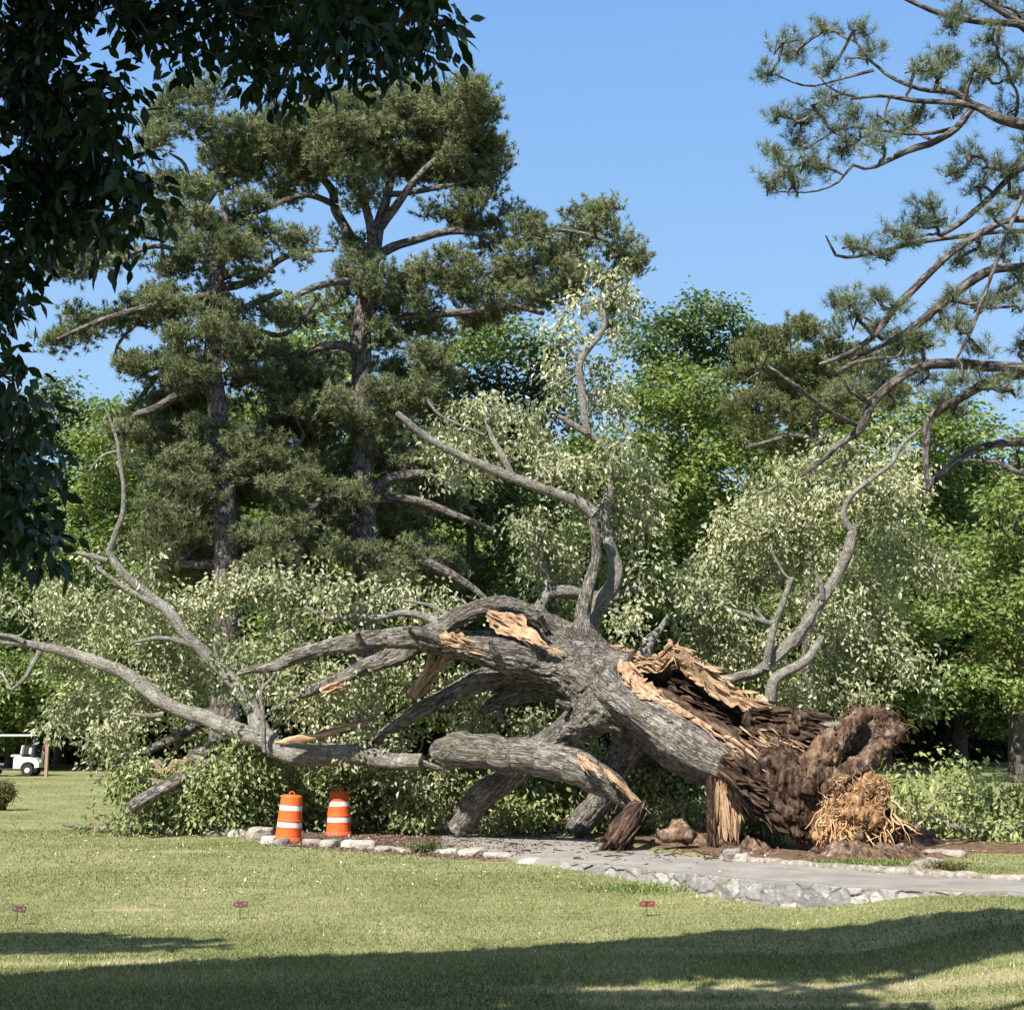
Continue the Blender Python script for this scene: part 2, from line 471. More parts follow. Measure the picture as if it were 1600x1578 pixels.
M['leaf_brown'] = leafmat('brown_shrub_leaf', [(0, (.06, .05, .02)), (.5, (.12, .13, .04)), (1, (.22, .16, .08))], .3)

# ------------------------------------------------------------------ the ground
def G(px, py, z=0.0):
    dx = (px-W0/2)/F; dy = (H0/2-py)/F
    d = np.array([dx, cp-dy*sp, sp+dy*cp]); t = (z-HCAM)/d[2]
    return np.array([0, 0, HCAM])+d*t

ZP = 0.36
near_edge = np.array([G(x, y, ZP)[:2] for x, y in [(690, 1326), (760, 1336), (820, 1342), (880, 1347), (920, 1350), (1010, 1359), (1100, 1368), (1200, 1377), (1300, 1385), (1400, 1391), (1480, 1395), (1600, 1397), (1900, 1402)]])
far_edge = np.array([G(x, y, ZP)[:2] for x, y in [(690, 1292), (760, 1293), (860, 1296), (905, 1305), (950, 1316), (1000, 1326), (1060, 1334), (1130, 1342), (1250, 1352), (1400, 1365), (1500, 1371), (1600, 1375), (1900, 1384)]])

def sdist(x, y, line):
    """signed distance to polyline, positive on the far (+y) side"""
    p = np.stack([np.ravel(x), np.ravel(y)], -1)
    best = np.full(len(p), 1e9); sg = np.ones(len(p))
    for a, b in zip(line[:-1], line[1:]):
        ab = b-a; t = np.clip(((p-a)@ab)/(ab@ab), 0, 1); q = a+t[:, None]*ab; d = np.linalg.norm(p-q, axis=1)
        s = np.where(ab[0]*(p[:, 1]-a[1])-ab[1]*(p[:, 0]-a[0]) > 0, 1, -1)
        k = d < best; best[k] = d[k]; sg[k] = s[k]
    return (best*sg).reshape(np.shape(x))

wall_line = near_edge[3:11]
def hgt(x, y, step=True):
    x = np.asarray(x, float); y = np.asarray(y, float)
    far = np.interp(y, [27, 66, 80, 110, 400], [0, .25, .53, .7, .7])
    far = far+0.75*smooth((x-2)/14)*smooth((y-34)/40)
    bank = 0.35*smooth((y-16.8)/6.8)
    rise = (0.35-bank)*smooth((x-3.2)/2.2)*smooth((y-10)/6.4)
    left = 0.25*smooth((-x-6)/10)*smooth((y-27)/10)
    h = bank+rise+far+left*0.4
    q = np.stack([x*0.35, y*0.35, np.zeros_like(x)], -1)
    h = h+0.03*vnoise(q, 5)*smooth((np.abs(y-8))/4)
    if step:
        sd = sdist(x, y, near_edge)
        w = smooth((sd-0.05)/0.22)*smooth((x-near_edge[1, 0])/1.2)*smooth((11-x)/2)
        inside = (y < 30)
        target = 0.345
        h = np.where(inside, h*(1-w)+np.maximum(h, target)*w, h)
        # keep the turf just below the paved surface
        fd = sdist(x, y, far_edge)
        on = smooth((sd+0.1)/0.15)*smooth((-fd+0.1)/0.15)*smooth((x-near_edge[0, 0]+.15)/.2)
        h = h*(1-on)+np.minimum(h, 0.335)*on
    return h
def hp(x, y): return float(hgt(np.array([x]), np.array([y]))[0])
def GT(px, py, zoff=0.0):
    z = 0.2
    for _ in range(12):
        g = G(px, py, z+zoff); z = hp(g[0], g[1])
        if py < 1215: break
    return np.array([g[0], g[1], z])

def axisgrid(segs):
    out = []
    for a, b, s in segs: out += list(np.arange(a, b, s))
    out.append(segs[-1][1]); return np.array(out)
gx = axisgrid([(-420, -60, 30), (-60, -24, 3), (-24, -11, .6), (-11, 12.4, .11), (12.4, 26, .6), (26, 62, 3), (62, 420, 30)])
gy = axisgrid([(-60, -10, 5), (-10, 8, .8), (8, 30, .11), (30, 46, .35), (46, 120, 1.5), (120, 480, 30)])
XX, YY = np.meshgrid(gx, gy)
ZZ = hgt(XX, YY)
def inpoly(x, y, poly):
    c = np.zeros(x.shape, bool); n = len(poly)
    for i in range(n):
        x1, y1 = poly[i]; x2, y2 = poly[(i+1) % n]
        k = ((y1 > y) != (y2 > y)) & (x < (x2-x1)*(y-y1)/(y2-y1+1e-12)+x1); c ^= k
    return c
def polyd(x, y, poly):
    P_ = np.vstack([poly, poly[:1]]); d = np.abs(sdist(x, y, P_)); return np.where(inpoly(x, y, poly), d, -d)
bed = np.array([G(x, y, .36)[:2] for x, y in [(395, 1308), (440, 1322), (520, 1329), (620, 1334), (720, 1339), (800, 1343), (830, 1300), (820, 1262), (500, 1262), (200, 1270), (150, 1292), (300, 1300)]])
dirt = np.array([G(x, y, .36)[:2] for x, y in [(840, 1296), (960, 1317), (1060, 1334), (1200, 1346), (1400, 1358), (1490, 1345), (1520, 1336), (1700, 1336), (1700, 1306), (1440, 1296), (1300, 1285), (1100, 1270), (820, 1262)]])
nz = fbm(np.stack([XX*1.3, YY*1.3, XX*0], -1), 3, 9)
nz2 = fbm(np.stack([XX*.5, YY*.5, XX*0+4], -1), 3, 19)
near_m = (np.abs(XX) < 22) & (YY > 8) & (YY < 50)
mb = np.where(near_m, smooth((polyd(XX, YY, bed)+0.22*nz+.05)/0.3), 0)
md = np.where(near_m, smooth((polyd(XX, YY, dirt)+0.35*nz)/0.5), 0)
# worn bare patches on the lawn
worn = np.zeros_like(XX)
for px, py, rx, ry in ((285, 1330, .75, .35), (1100, 1550, 1.8, .25), (1400, 1545, 1.6, .4), (1250, 1570, 2.2, .3), (180, 1422, .9, .12), (60, 1507, 2.4, .25)):
    g = GT(px, py); worn = np.maximum(worn, smooth(1.25-np.sqrt(((XX-g[0])/rx)**2+((YY-g[1])/ry)**2)+0.5*nz))
ga = Acc()
nxg, nyg = len(gx), len(gy)
iy, ix = np.meshgrid(np.arange(nyg-1), np.arange(nxg-1), indexing='ij'); k0 = (iy*nxg+ix).ravel()
VG = np.stack([XX, YY, ZZ+mb*0.02+md*(0.03+0.04*nz)*(sdist(XX, YY, far_edge) > .1)], -1).reshape(-1, 3)
ga.add(VG, np.stack([k0, k0+1, k0+nxg+1, k0+nxg], 1), np.stack([mb.ravel(), md.ravel(), worn.ravel()], -1))

m, nt, out = newmat('lawn')
geo = nt.nodes.new("ShaderNodeNewGeometry").outputs["Position"]
gs = vscale(nt, geo, (1, 1, 0))
big = noise(nt, gs, .28, 4, .6); med = noise(nt, gs, 1.7, 4, .6); fine = noise(nt, vscale(nt, geo, (1, .45, 0)), 30, 4, .75)
stre = noise(nt, vscale(nt, geo, (.6, 3.2, 0)), 2.2, 4, .65)
f1 = math_(nt, 'ADD', math_(nt, 'MULTIPLY', big, .45), math_(nt, 'ADD', math_(nt, 'MULTIPLY', med, .3), math_(nt, 'ADD', math_(nt, 'MULTIPLY', stre, .25), math_(nt, 'MULTIPLY', math_(nt, 'SUBTRACT', fine, .5), .55))))
gcol = ramp(nt, f1, [(.28, (.085, .105, .036)), (.44, (.16, .175, .07)), (.56, (.25, .245, .12)), (.72, (.38, .34, .20))])
sx = nt.nodes.new("ShaderNodeSeparateXYZ"); nt.links.new(attr(nt, "bark").outputs["Vector"], sx.inputs[0])
chips = nt.nodes.new("ShaderNodeTexVoronoi"); chips.inputs["Scale"].default_value = 22; nt.links.new(vscale(nt, geo, (1, .8, 1)), chips.inputs["Vector"])
mul = ramp(nt, chips.outputs["Color"], [(.1, (.05, .035, .026)), (.5, (.135, .09, .07)), (.9, (.30, .21, .16))])
soil = ramp(nt, noise(nt, geo, 9, 6, .7), [(.3, (.045, .028, .018)), (.5, (.13, .085, .055)), (.72, (.26, .19, .125))])
wornc = ramp(nt, noise(nt, geo, 16, 4, .7), [(.3, (.22, .18, .10)), (.7, (.46, .39, .25))])
edge = math_(nt, 'ADD', sx.outputs[0], math_(nt, 'MULTIPLY', math_(nt, 'SUBTRACT', fine, .5), .8))
c = mixc(nt, maprange(nt, math_(nt, 'ADD', sx.outputs[2], math_(nt, 'MULTIPLY', math_(nt, 'SUBTRACT', fine, .5), 1.2)), .25, .9, 0, .6), gcol, wornc)
c = mixc(nt, maprange(nt, edge, .35, .65), c, mul)
c = mixc(nt, maprange(nt, math_(nt, 'ADD', sx.outputs[1], math_(nt, 'MULTIPLY', math_(nt, 'SUBTRACT', med, .5), .9)), .35, .7), c, soil)
bh = math_(nt, 'ADD', math_(nt, 'MULTIPLY', fine, .6), math_(nt, 'MULTIPLY', med, .5))
pbsdf(nt, out, c, .95, .1, bumpn(nt, bh, .9, .05))
M['lawn'] = m
tag(ga.build('ground', M['lawn'], smooth_=True), kind='structure')

# grass blades
gb = Acc(); rg = np.random.default_rng(3)
def blades(n, y0, y1, hw, L, w, power=1.0):
    y = y0+(y1-y0)*rg.random(n)**power
    x = (rg.random(n)*2-1)*(y*0.375+0.4)
    j1 = np.clip(np.searchsorted(gy, y)-1, 0, nyg-2); i1 = np.clip(np.searchsorted(gx, x)-1, 0, nxg-2)
    k = (mb[j1, i1] < .4) & (md[j1, i1] < .5) & ~((sdist(x, y, near_edge) > -.08) & (sdist(x, y, far_edge) < .05) & (x > near_edge[0, 0]-.1)) & (rg.random(n) > worn[j1, i1]*.75)
    x, y, j1, i1 = x[k], y[k], j1[k], i1[k]; n = len(x)
    fx = (x-gx[i1])/(gx[i1+1]-gx[i1]); fy = (y-gy[j1])/(gy[j1+1]-gy[j1])
    z = (ZZ[j1, i1]*(1-fx)+ZZ[j1, i1+1]*fx)*(1-fy)+(ZZ[j1+1, i1]*(1-fx)+ZZ[j1+1, i1+1]*fx)*fy
    p = np.stack([x, y, z-.004], 1)
    d = nrm(unit(n, rg)*.75+np.array([0, 0, .9])); d[:, 2] = np.abs(d[:, 2])
    l = (L*(.5+rg.random(n)))[:, None]
    a = rg.random(n)*np.pi; s = np.stack([np.cos(a), np.sin(a), 0*a], 1)*w*(.6+.8*rg.random((n, 1)))
    pr = .5*vnoise(p*np.array([.8, .8, 0]), 31)+.5*vnoise(p*np.array([.25, 1.2, 0]), 33)
    r = np.clip(.42+.28*pr+.3*rg.normal(size=n)*.6+.25*worn[j1, i1], 0, 1)
    V = np.stack([p-s, p+s, p+d*l], 1); gb.add(V.reshape(-1, 3), np.arange(n*3).reshape(-1, 3), None, r)
blades(150000, 10.0, 15.0, 1, .042, .0045)
blades(110000, 14.0, 21.5, 1, .035, .006)
blades(60000, 20.0, 30.0, 1, .04, .009)
blades(45000, 28.0, 62.0, 1, .04, .012)
M['blade'] = leafmat('grass_blade', [(0, (.065, .09, .028)), (.35, (.15, .175, .062)), (.65, (.28, .285, .125)), (.86, (.47, .43, .26)), (1, (.72, .65, .45))], .25, .6, .2)
tag(gb.build('grass', M['blade']), 'short pale green lawn grass with dry blades around the path and wall', 'grass', kind='stuff')

# paved cart path
pa = Acc()
ne = resample(near_edge, 120)+0; fe = resample(far_edge, 120)
ne[:, 1] += .10
fn = fbm(np.column_stack([fe*2.2, fe[:, 0]*0]), 3, 4)
fe[:, 1] += fn*.10*smooth((6.5-fe[:, 0])/3)
K = 12
V = []
for k in range(K+1):
    f = k/K; q = ne*(1-f)+fe*f; V.append(np.column_stack([q, np.full(len(q), ZP)+.015*math.sin(math.pi*f)]))
V = [np.column_stack([ne, np.full(len(ne), ZP-.12)])]+V+[np.column_stack([fe, np.full(len(fe), ZP-.12)])]
V = np.array(V); nn = len(ne)
a_, b_ = np.meshgrid(np.arange(len(V)-1), np.arange(nn-1), indexing='ij'); k0 = (a_*nn+b_).ravel()
pa.add(V.reshape(-1, 3), np.stack([k0, k0+1, k0+nn+1, k0+nn], 1))
m, nt, out = newmat('worn_asphalt')
geo = nt.nodes.new("ShaderNodeNewGeometry").outputs["Position"]
c = ramp(nt, noise(nt, geo, 60, 4, .8), [(.3, (.18, .17, .155)), (.55, (.29, .275, .25)), (.75, (.40, .38, .345))])
c = mixc(nt, maprange(nt, noise(nt, geo, 1.6, 5, .65), .38, .68, 0, .8), c, (.17, .145, .12))
c = mixc(nt, maprange(nt, noise(nt, geo, 7, 4, .7), .62, .70, 0, .6), c, (.14, .10, .075))
pbsdf(nt, out, c, .9, .25, bumpn(nt, noise(nt, geo, 90, 3, .7), .6, .01))
tag(pa.build('path', m, smooth_=False), kind='structure')

# ------------------------------------------------------------------ dry-laid looking stone wall
wl = resample(near_edge[3:12], 150); rg = np.random.default_rng(11)
L = np.concatenate([[0], np.cumsum(np.linalg.norm(np.diff(wl, axis=0), axis=1))])
tn = nrm(np.gradient(wl, axis=0)); nv2 = np.stack([tn[:, 1], -tn[:, 0]], 1)     # towards the camera
nu = int(L[-1]/.018); sU = np.linspace(0, L[-1], nu)
cx = np.interp(sU, L, wl[:, 0]); cy = np.interp(sU, L, wl[:, 1]); nxx = np.interp(sU, L, nv2[:, 0]); nyy = np.interp(sU, L, nv2[:, 1])
zb = hgt(cx+nxx*.12, cy+nyy*.12, step=False)-.12
zt = np.full(nu, ZP+.012)+.012*vnoise(np.stack([sU*3, sU*0, sU*0], -1), 2)
nvv = 26; vv = np.linspace(0, 1, nvv)
seeds = []
u = 0
while u < L[-1]+.3:
    for zz_ in np.arange(-.2, .55, .2):
        seeds.append([u+rg.normal()*.09, zz_+rg.normal()*.06+.05*((int(u*7)) % 2)])
    u += .25
seeds = np.array(seeds)
SU, VVg = np.meshgrid(sU, vv); Zg = zb[None]*(1-VVg)+zt[None]*VVg
q = np.stack([SU.ravel()+.03*fbm(np.stack([SU.ravel()*9, Zg.ravel()*9, 0*SU.ravel()], -1), 2, 1), Zg.ravel()*1.05+.02*fbm(np.stack([SU.ravel()*9, Zg.ravel()*9, 5+0*SU.ravel()], -1), 2, 3)], -1)
d1 = np.full(len(q), 9.); d2 = np.full(len(q), 9.); cid = np.zeros(len(q), int)
for i, s_ in enumerate(seeds):
    d = np.linalg.norm(q-s_, axis=1); k = d < d1
    d2 = np.where(k, d1, np.minimum(d2, d)); cid[k] = i; d1 = np.minimum(d1, d)
ed = d2-d1
crnd = rg.random(len(seeds)); off = rg.normal(size=len(seeds))*.012
bul = smooth(ed/.025)*.016+off[cid]*smooth(ed/.03)+.012*fbm(np.stack([q[:, 0]*14, q[:, 1]*14, cid*3.], -1), 3, 8)
bul = bul.reshape(SU.shape)
lean = (1-VVg)*.06
Vw = np.stack([cx[None]+nxx[None]*(.03+bul+lean), cy[None]+nyy[None]*(.03+bul+lean), Zg], -1)
top = np.stack([np.stack([cx-nxx*o, cy-nyy*o, zt+dz], -1) for o, dz in ((.02, .004), (.1, .003), (.2, -.01))], 0)
Vw = np.concatenate([Vw, top], 0); rows = Vw.shape[0]
ba = np.zeros(Vw.shape); ba[:nvv, :, 0] = ed.reshape(SU.shape); ba[:nvv, :, 1] = crnd[cid].reshape(SU.shape); ba[:nvv, :, 2] = cid.reshape(SU.shape)*.37
ba[nvv:, :, 0] = .0
a_, b_ = np.meshgrid(np.arange(rows-1), np.arange(nu-1), indexing='ij'); k0 = (a_*nu+b_).ravel()
wa = Acc(); wa.add(Vw.reshape(-1, 3), np.stack([k0, k0+1, k0+nu+1, k0+nu], 1), ba.reshape(-1, 3))
m, nt, out = newmat('rubble_stone')
geo = nt.nodes.new("ShaderNodeNewGeometry").outputs["Position"]
sx = nt.nodes.new("ShaderNodeSeparateXYZ"); nt.links.new(attr(nt, "bark").outputs["Vector"], sx.inputs[0])
st = ramp(nt, sx.outputs[1], [(0, (.15, .15, .15)), (.4, (.22, .22, .22)), (.75, (.30, .295, .285)), (1, (.40, .39, .37))])
st = mixc(nt, maprange(nt, noise(nt, geo, 7, 5, .7), .54, .66, 0, .75), st, (.52, .52, .50))
st = mixc(nt, maprange(nt, noise(nt, vscale(nt, geo, (1, 1, 1.6)), 16, 5, .75), .52, .62, 0, .6), st, (.16, .16, .165))
mort = ramp(nt, noise(nt, geo, 25, 4, .7), [(.3, (.14, .12, .10)), (.7, (.30, .265, .225))])
c = mixc(nt, maprange(nt, sx.outputs[0], .018, .036), mort, st)
pbsdf(nt, out, c, .9, .2, bumpn(nt, noise(nt, geo, 40, 5, .75), .9, .02))
tag(wa.build('stone_wall', m, smooth_=True), 'low grey and white rubble stone retaining wall below the cart path', 'wall')

# low stone kerb along the back of the path on the right
m, nt, out = newmat('weathered_kerb')
geo = nt.nodes.new("ShaderNodeNewGeometry").outputs["Position"]
c = ramp(nt, noise(nt, geo, 11, 6, .75), [(.3, (.10, .085, .07)), (.5, (.24, .21, .175)), (.7, (.46, .42, .36))])
pbsdf(nt, out, c, .9, .2, bumpn(nt, noise(nt, geo, 30, 5, .7), 1, .02))
kc = Acc(); fk = resample(far_edge[7:], 60); fk[:, 1] += .13
kz = ZP+.05+.015*vnoise(np.stack([fk[:, 0]*6, fk[:, 0]*0, fk[:, 0]*0], -1), 3)
tube(kc, np.column_stack([fk, kz-.06]), np.full(60, .085), 8, .05, .2)
tag(kc.build('stone_kerb', m, smooth_=True), 'low weathered stone kerb edging the back of the cart path', 'kerb')

# ------------------------------------------------------------------ loose stones
m, nt, out = newmat('pale_fieldstone')
geo = nt.nodes.new("ShaderNodeNewGeometry").outputs["Position"]
ob = nt.nodes.new("ShaderNodeObjectInfo").outputs["Random"]
st = ramp(nt, ob, [(0, (.22, .20, .18)), (.5, (.36, .32, .265)), (1, (.52, .49, .44))])
c = mixc(nt, maprange(nt, noise(nt, geo, 12, 5, .75), .48, .64, 0, .8), st, (.17, .15, .13))
pbsdf(nt, out, c, .9, .25, bumpn(nt, noise(nt, geo, 28, 5, .7), 1, .025))
M['stone'] = m
def stone(px, py, wpx, hpx, label, group, seed, z_up=None, mat=None, name='stone', cat='stone'):
    g = GT(px, py); D = g[1]; r = np.random.default_rng(seed)
    w = wpx*D/F; h = hpx*D/F
    v, f = ICO[2]; v = v.copy()
    v = np.sign(v)*np.abs(v)**.62; v = v*np.array([w*.52, min(w, .42)*.5+.04, h*.85])
    v = v*(1+.22*fbm(v*np.array([5, 5, 8])+seed*3.1, 2, seed)[:, None]); v[:, 2] = np.minimum(v[:, 2], h*.75)
    v = rot(v, rz=r.normal()*.25, ry=r.normal()*.08)
    a = Acc(); a.add(v, f)
    o = a.build(name, mat or M['stone']); o.location = (g[0], g[1]+.1, g[2]+h*.18)
    return tag(o, label, cat, group)
GB = 'pale stones edging the mulch bed'
st_list = [
 (278, 1304, 44, 9, 'thin flat pale stone under the leaves, leftmost stone of the bed edging'),
 (335, 1305, 34, 8, 'small flat stone second from the left end of the bed edging'),
 (372, 1306, 40, 11, 'flat buff stone left of the leftmost barrel, behind the stacked corner stones'),
 (405, 1312, 42, 20, 'large white stone at the corner of the edging left of the leaning barrel'),
 (398, 1301, 30, 13, 'pale stone topping the corner pile left of the barrels'),
 (418, 1318, 24, 12, 'round buff stone in front of the corner pile beside the leaning barrel'),
 (436, 1321, 22, 10, 'small tan stone just below the base of the leaning barrel'),
 (488, 1321, 28, 10, 'pale flat stone right of the leaning barrel base'),
 (512, 1325, 28, 13, 'tan blocky stone between the two barrels in the front edging'),
 (542, 1326, 20, 14, 'dark sided stone in the front edging below the upright barrel'),
 (567, 1328, 36, 16, 'bright white blocky stone right of the barrels in the front edging'),
 (600, 1331, 34, 9, 'low tan stone right of the bright white block'),
 (632, 1333, 38, 8, 'long thin tan stone left of the grass tuft'),
 (696, 1335, 34, 9, 'orange tinted flat stone right of the grass tuft'),
 (737, 1338, 46, 12, 'long white slab stone where the bed meets the path'),
 (782, 1341, 42, 9, 'pale slab stone on the path edge left of the wall'),
 (826, 1345, 36, 7, 'thin pale slab just left of the wall end'),
 (492, 1300, 30, 10, 'half hidden buff stone behind and between the barrels'),
 (500, 1292, 22, 9, 'small pale stone at the foot of the leaves between the barrels'),
]
for i, s_ in enumerate(st_list): stone(*s_[:4], s_[4], GB, 20+i)
GR = 'pale rocks around the root plate'
for i, s_ in enumerate([
 (1146, 1346, 26, 20, 'grey faced pointed rock standing beside the path below the broken stump'),
 (1160, 1347, 24, 14, 'pale rounded rock leaning on the pointed one beside the path'),
 (1446, 1357, 44, 14, 'long white slab rock right of the root plate'),
 (1466, 1359, 26, 18, 'white blocky rock at the right end of the slab by the path'),
 (1470, 1336, 44, 9, 'flat pale rock on the dirt behind the white slab'),
 (1494, 1340, 34, 12, 'rightmost pale rock on the dirt right of the root plate'),
 (1358, 1359, 22, 6, 'small flat stone by the kerb below the orange roots'),
 (1395, 1362, 34, 7, 'thin flat stone by the kerb left of the white slab')]): stone(*s_[:4], s_[4], GR, 60+i)

# ================================================================== THE FALLEN OAK
m, nt, out = newmat('torn_wood')
v = attr(nt, "bark").outputs["Vector"]
n1 = noise(nt, vscale(nt, v, (1, 1, .12)), 22, 5, .7)
n2 = noise(nt, v, 4, 4, .6)
c = ramp(nt, n1, [(.30, (.13, .075, .045)), (.45, (.34, .21, .125)), (.60, (.54, .38, .24)), (.8, (.72, .58, .41))])
c = mixc(nt, maprange(nt, n2, .55, .68, 0, .7), c, (.24, .11, .065))
pbsdf(nt, out, c, .8, .2, bumpn(nt, n1, 1, .05))
M['torn'] = m
m, nt, out = newmat('rotten_wood')
v = attr(nt, "bark").outputs["Vector"]
n1 = noise(nt, vscale(nt, v, (1, 1, .16)), 13, 6, .72)
n2 = noise(nt, v, 3.0, 4, .65)
c = ramp(nt, n1, [(.36, (.010, .006, .005)), (.47, (.055, .034, .025)), (.58, (.15, .10, .07)), (.70, (.38, .27, .19))])
c = mixc(nt, maprange(nt, n2, .60, .70, 0, .55), c, (.36, .24, .15))
pbsdf(nt, out, c, .95, .1, bumpn(nt, n1, 1, .12))
M['rot'] = m
m, nt, out = newmat('root_soil')
geo = nt.nodes.new("ShaderNodeNewGeometry").outputs["Position"]
n1 = noise(nt, vscale(nt, geo, (1, 1, .5)), 6, 6, .72); n2 = noise(nt, geo, 1.7, 4, .6)
c = ramp(nt, n1, [(.34, (.022, .013, .009)), (.46, (.085, .052, .036)), (.58, (.20, .14, .10)), (.70, (.44, .34, .25))])
c = mixc(nt, maprange(nt, n2, .60, .70, 0, .45), c, (.42, .28, .15))
pbsdf(nt, out, c, .95, .1, bumpn(nt, n1, 1, .08))
M['soil'] = m
m, nt, out = newmat('orange_root')
r_ = attr(nt, "rnd").outputs["Fac"]
c = ramp(nt, r_, [(0, (.10, .055, .03)), (.35, (.36, .20, .10)), (.7, (.58, .37, .19)), (1, (.74, .56, .36))])
pbsdf(nt, out, c, .85, .2)
M['root'] = m

CR = [  # limbs of the main tree: name, [(px, py, r_px, depth)...]
 ('limb', 'long grey limb reaching left from the crotch', [(960, 1075, 70, 26.6), (905, 1045, 58, 26.7), (860, 1038, 42, 26.7), (800, 1032, 34, 26.6), (745, 1015, 29, 26.4), (690, 1004, 25, 26.3), (630, 1003, 21, 26.2), (560, 1008, 18, 26.0), (500, 1016, 15, 25.9), (452, 1030, 13, 25.8), (430, 1042, 10, 25.9), (400, 1046, 8, 26.2), (372, 1052, 6, 26.4)]),
 ('limb', 'arched limb with its torn end above the others', [(905, 1020, 45, 27.2), (868, 985, 30, 27.2), (835, 960, 20, 27.0), (805, 948, 17, 26.9), (775, 945, 17, 26.8), (735, 957, 18, 26.8), (700, 975, 18, 26.9), (660, 998, 17, 27.0), (610, 1030, 16, 27.1), (560, 1050, 14, 27.1), (515, 1066, 11, 27.2), (470, 1085, 9, 27.3), (425, 1110, 7, 27.4)]),
 ('limb', None, [(900, 1025, 40, 27.3), (850, 1010, 26, 27.4), (800, 1003, 21, 27.4), (750, 1000, 18, 27.3), (700, 1000, 14, 27.2), (640, 1008, 10, 27.3)]),
 ('limb', 'thick limb sloping down to the left', [(940, 1070, 50, 26.9), (880, 1052, 34, 27.1), (825, 1046, 27, 27.2), (785, 1050, 26, 27.3), (740, 1064, 25, 27.3), (695, 1088, 22, 27.3), (660, 1108, 19, 27.3), (625, 1130, 16, 27.4), (595, 1152, 12, 27.5), (575, 1170, 8, 27.5)]),
 ('limb', 'curved stub limb below the long limb', [(930, 1070, 45, 27.3), (875, 1066, 30, 27.6), (835, 1073, 25, 27.7), (800, 1085, 20, 27.7), (768, 1100, 14, 27.8), (750, 1112, 8, 27.8)]),
 ('limb', 'thick limb propping the crotch down to the left', [(975, 1100, 62, 26.3), (945, 1100, 48, 26.3), (912, 1118, 33, 26.4), (880, 1143, 28, 26.6), (845, 1172, 26, 26.8), (805, 1205, 25, 27.0), (768, 1240, 24, 27.2), (735, 1272, 22, 27.4), (710, 1292, 18, 27.5)]),
 ('limb', 'shaded limb standing on the ground under the crotch', [(1000, 1110, 52, 26.4), (987, 1140, 36, 26.6), (972, 1172, 30, 26.8), (955, 1205, 26, 27.0), (935, 1240, 24, 27.2), (912, 1275, 23, 27.4), (895, 1300, 20, 27.5)]),
 ('limb', 'dark upright limb above the crotch', [(925, 1030, 45, 26.9), (914, 995, 26, 26.9), (912, 960, 18, 26.9), (922, 920, 15, 26.9), (930, 880, 12, 26.9), (932, 840, 12, 26.8), (929, 803, 11, 26.8)]),
 ('limb', 'upright limb with grey bark beside the dark one', [(905, 1010, 36, 27.4), (920, 975, 18, 27.5), (938, 940, 16, 27.5), (960, 908, 15, 27.5), (961, 880, 13, 27.5), (950, 840, 11, 27.5), (945, 800, 10, 27.5), (950, 758, 8, 27.6), (958, 712, 7, 27.6)]),
 ('limb', None, [(880, 1010, 38, 27.7), (855, 975, 20, 27.9), (846, 948, 16, 27.9), (860, 925, 13, 27.9), (852, 890, 10, 27.9), (845, 850, 9, 27.9), (840, 825, 6, 27.9)]),
 ('limb', 'long pale limb curving up to the right', [(1010, 1080, 35, 27.4), (1090, 1078, 16, 28.2), (1155, 1060, 11, 28.4), (1188, 1050, 11, 28.4), (1215, 1025, 12, 28.3), (1245, 990, 12, 28.2), (1272, 950, 11, 28.2), (1302, 910, 10, 28.1), (1322, 875, 9, 28.1), (1336, 828, 8.5, 28.0)]),
]
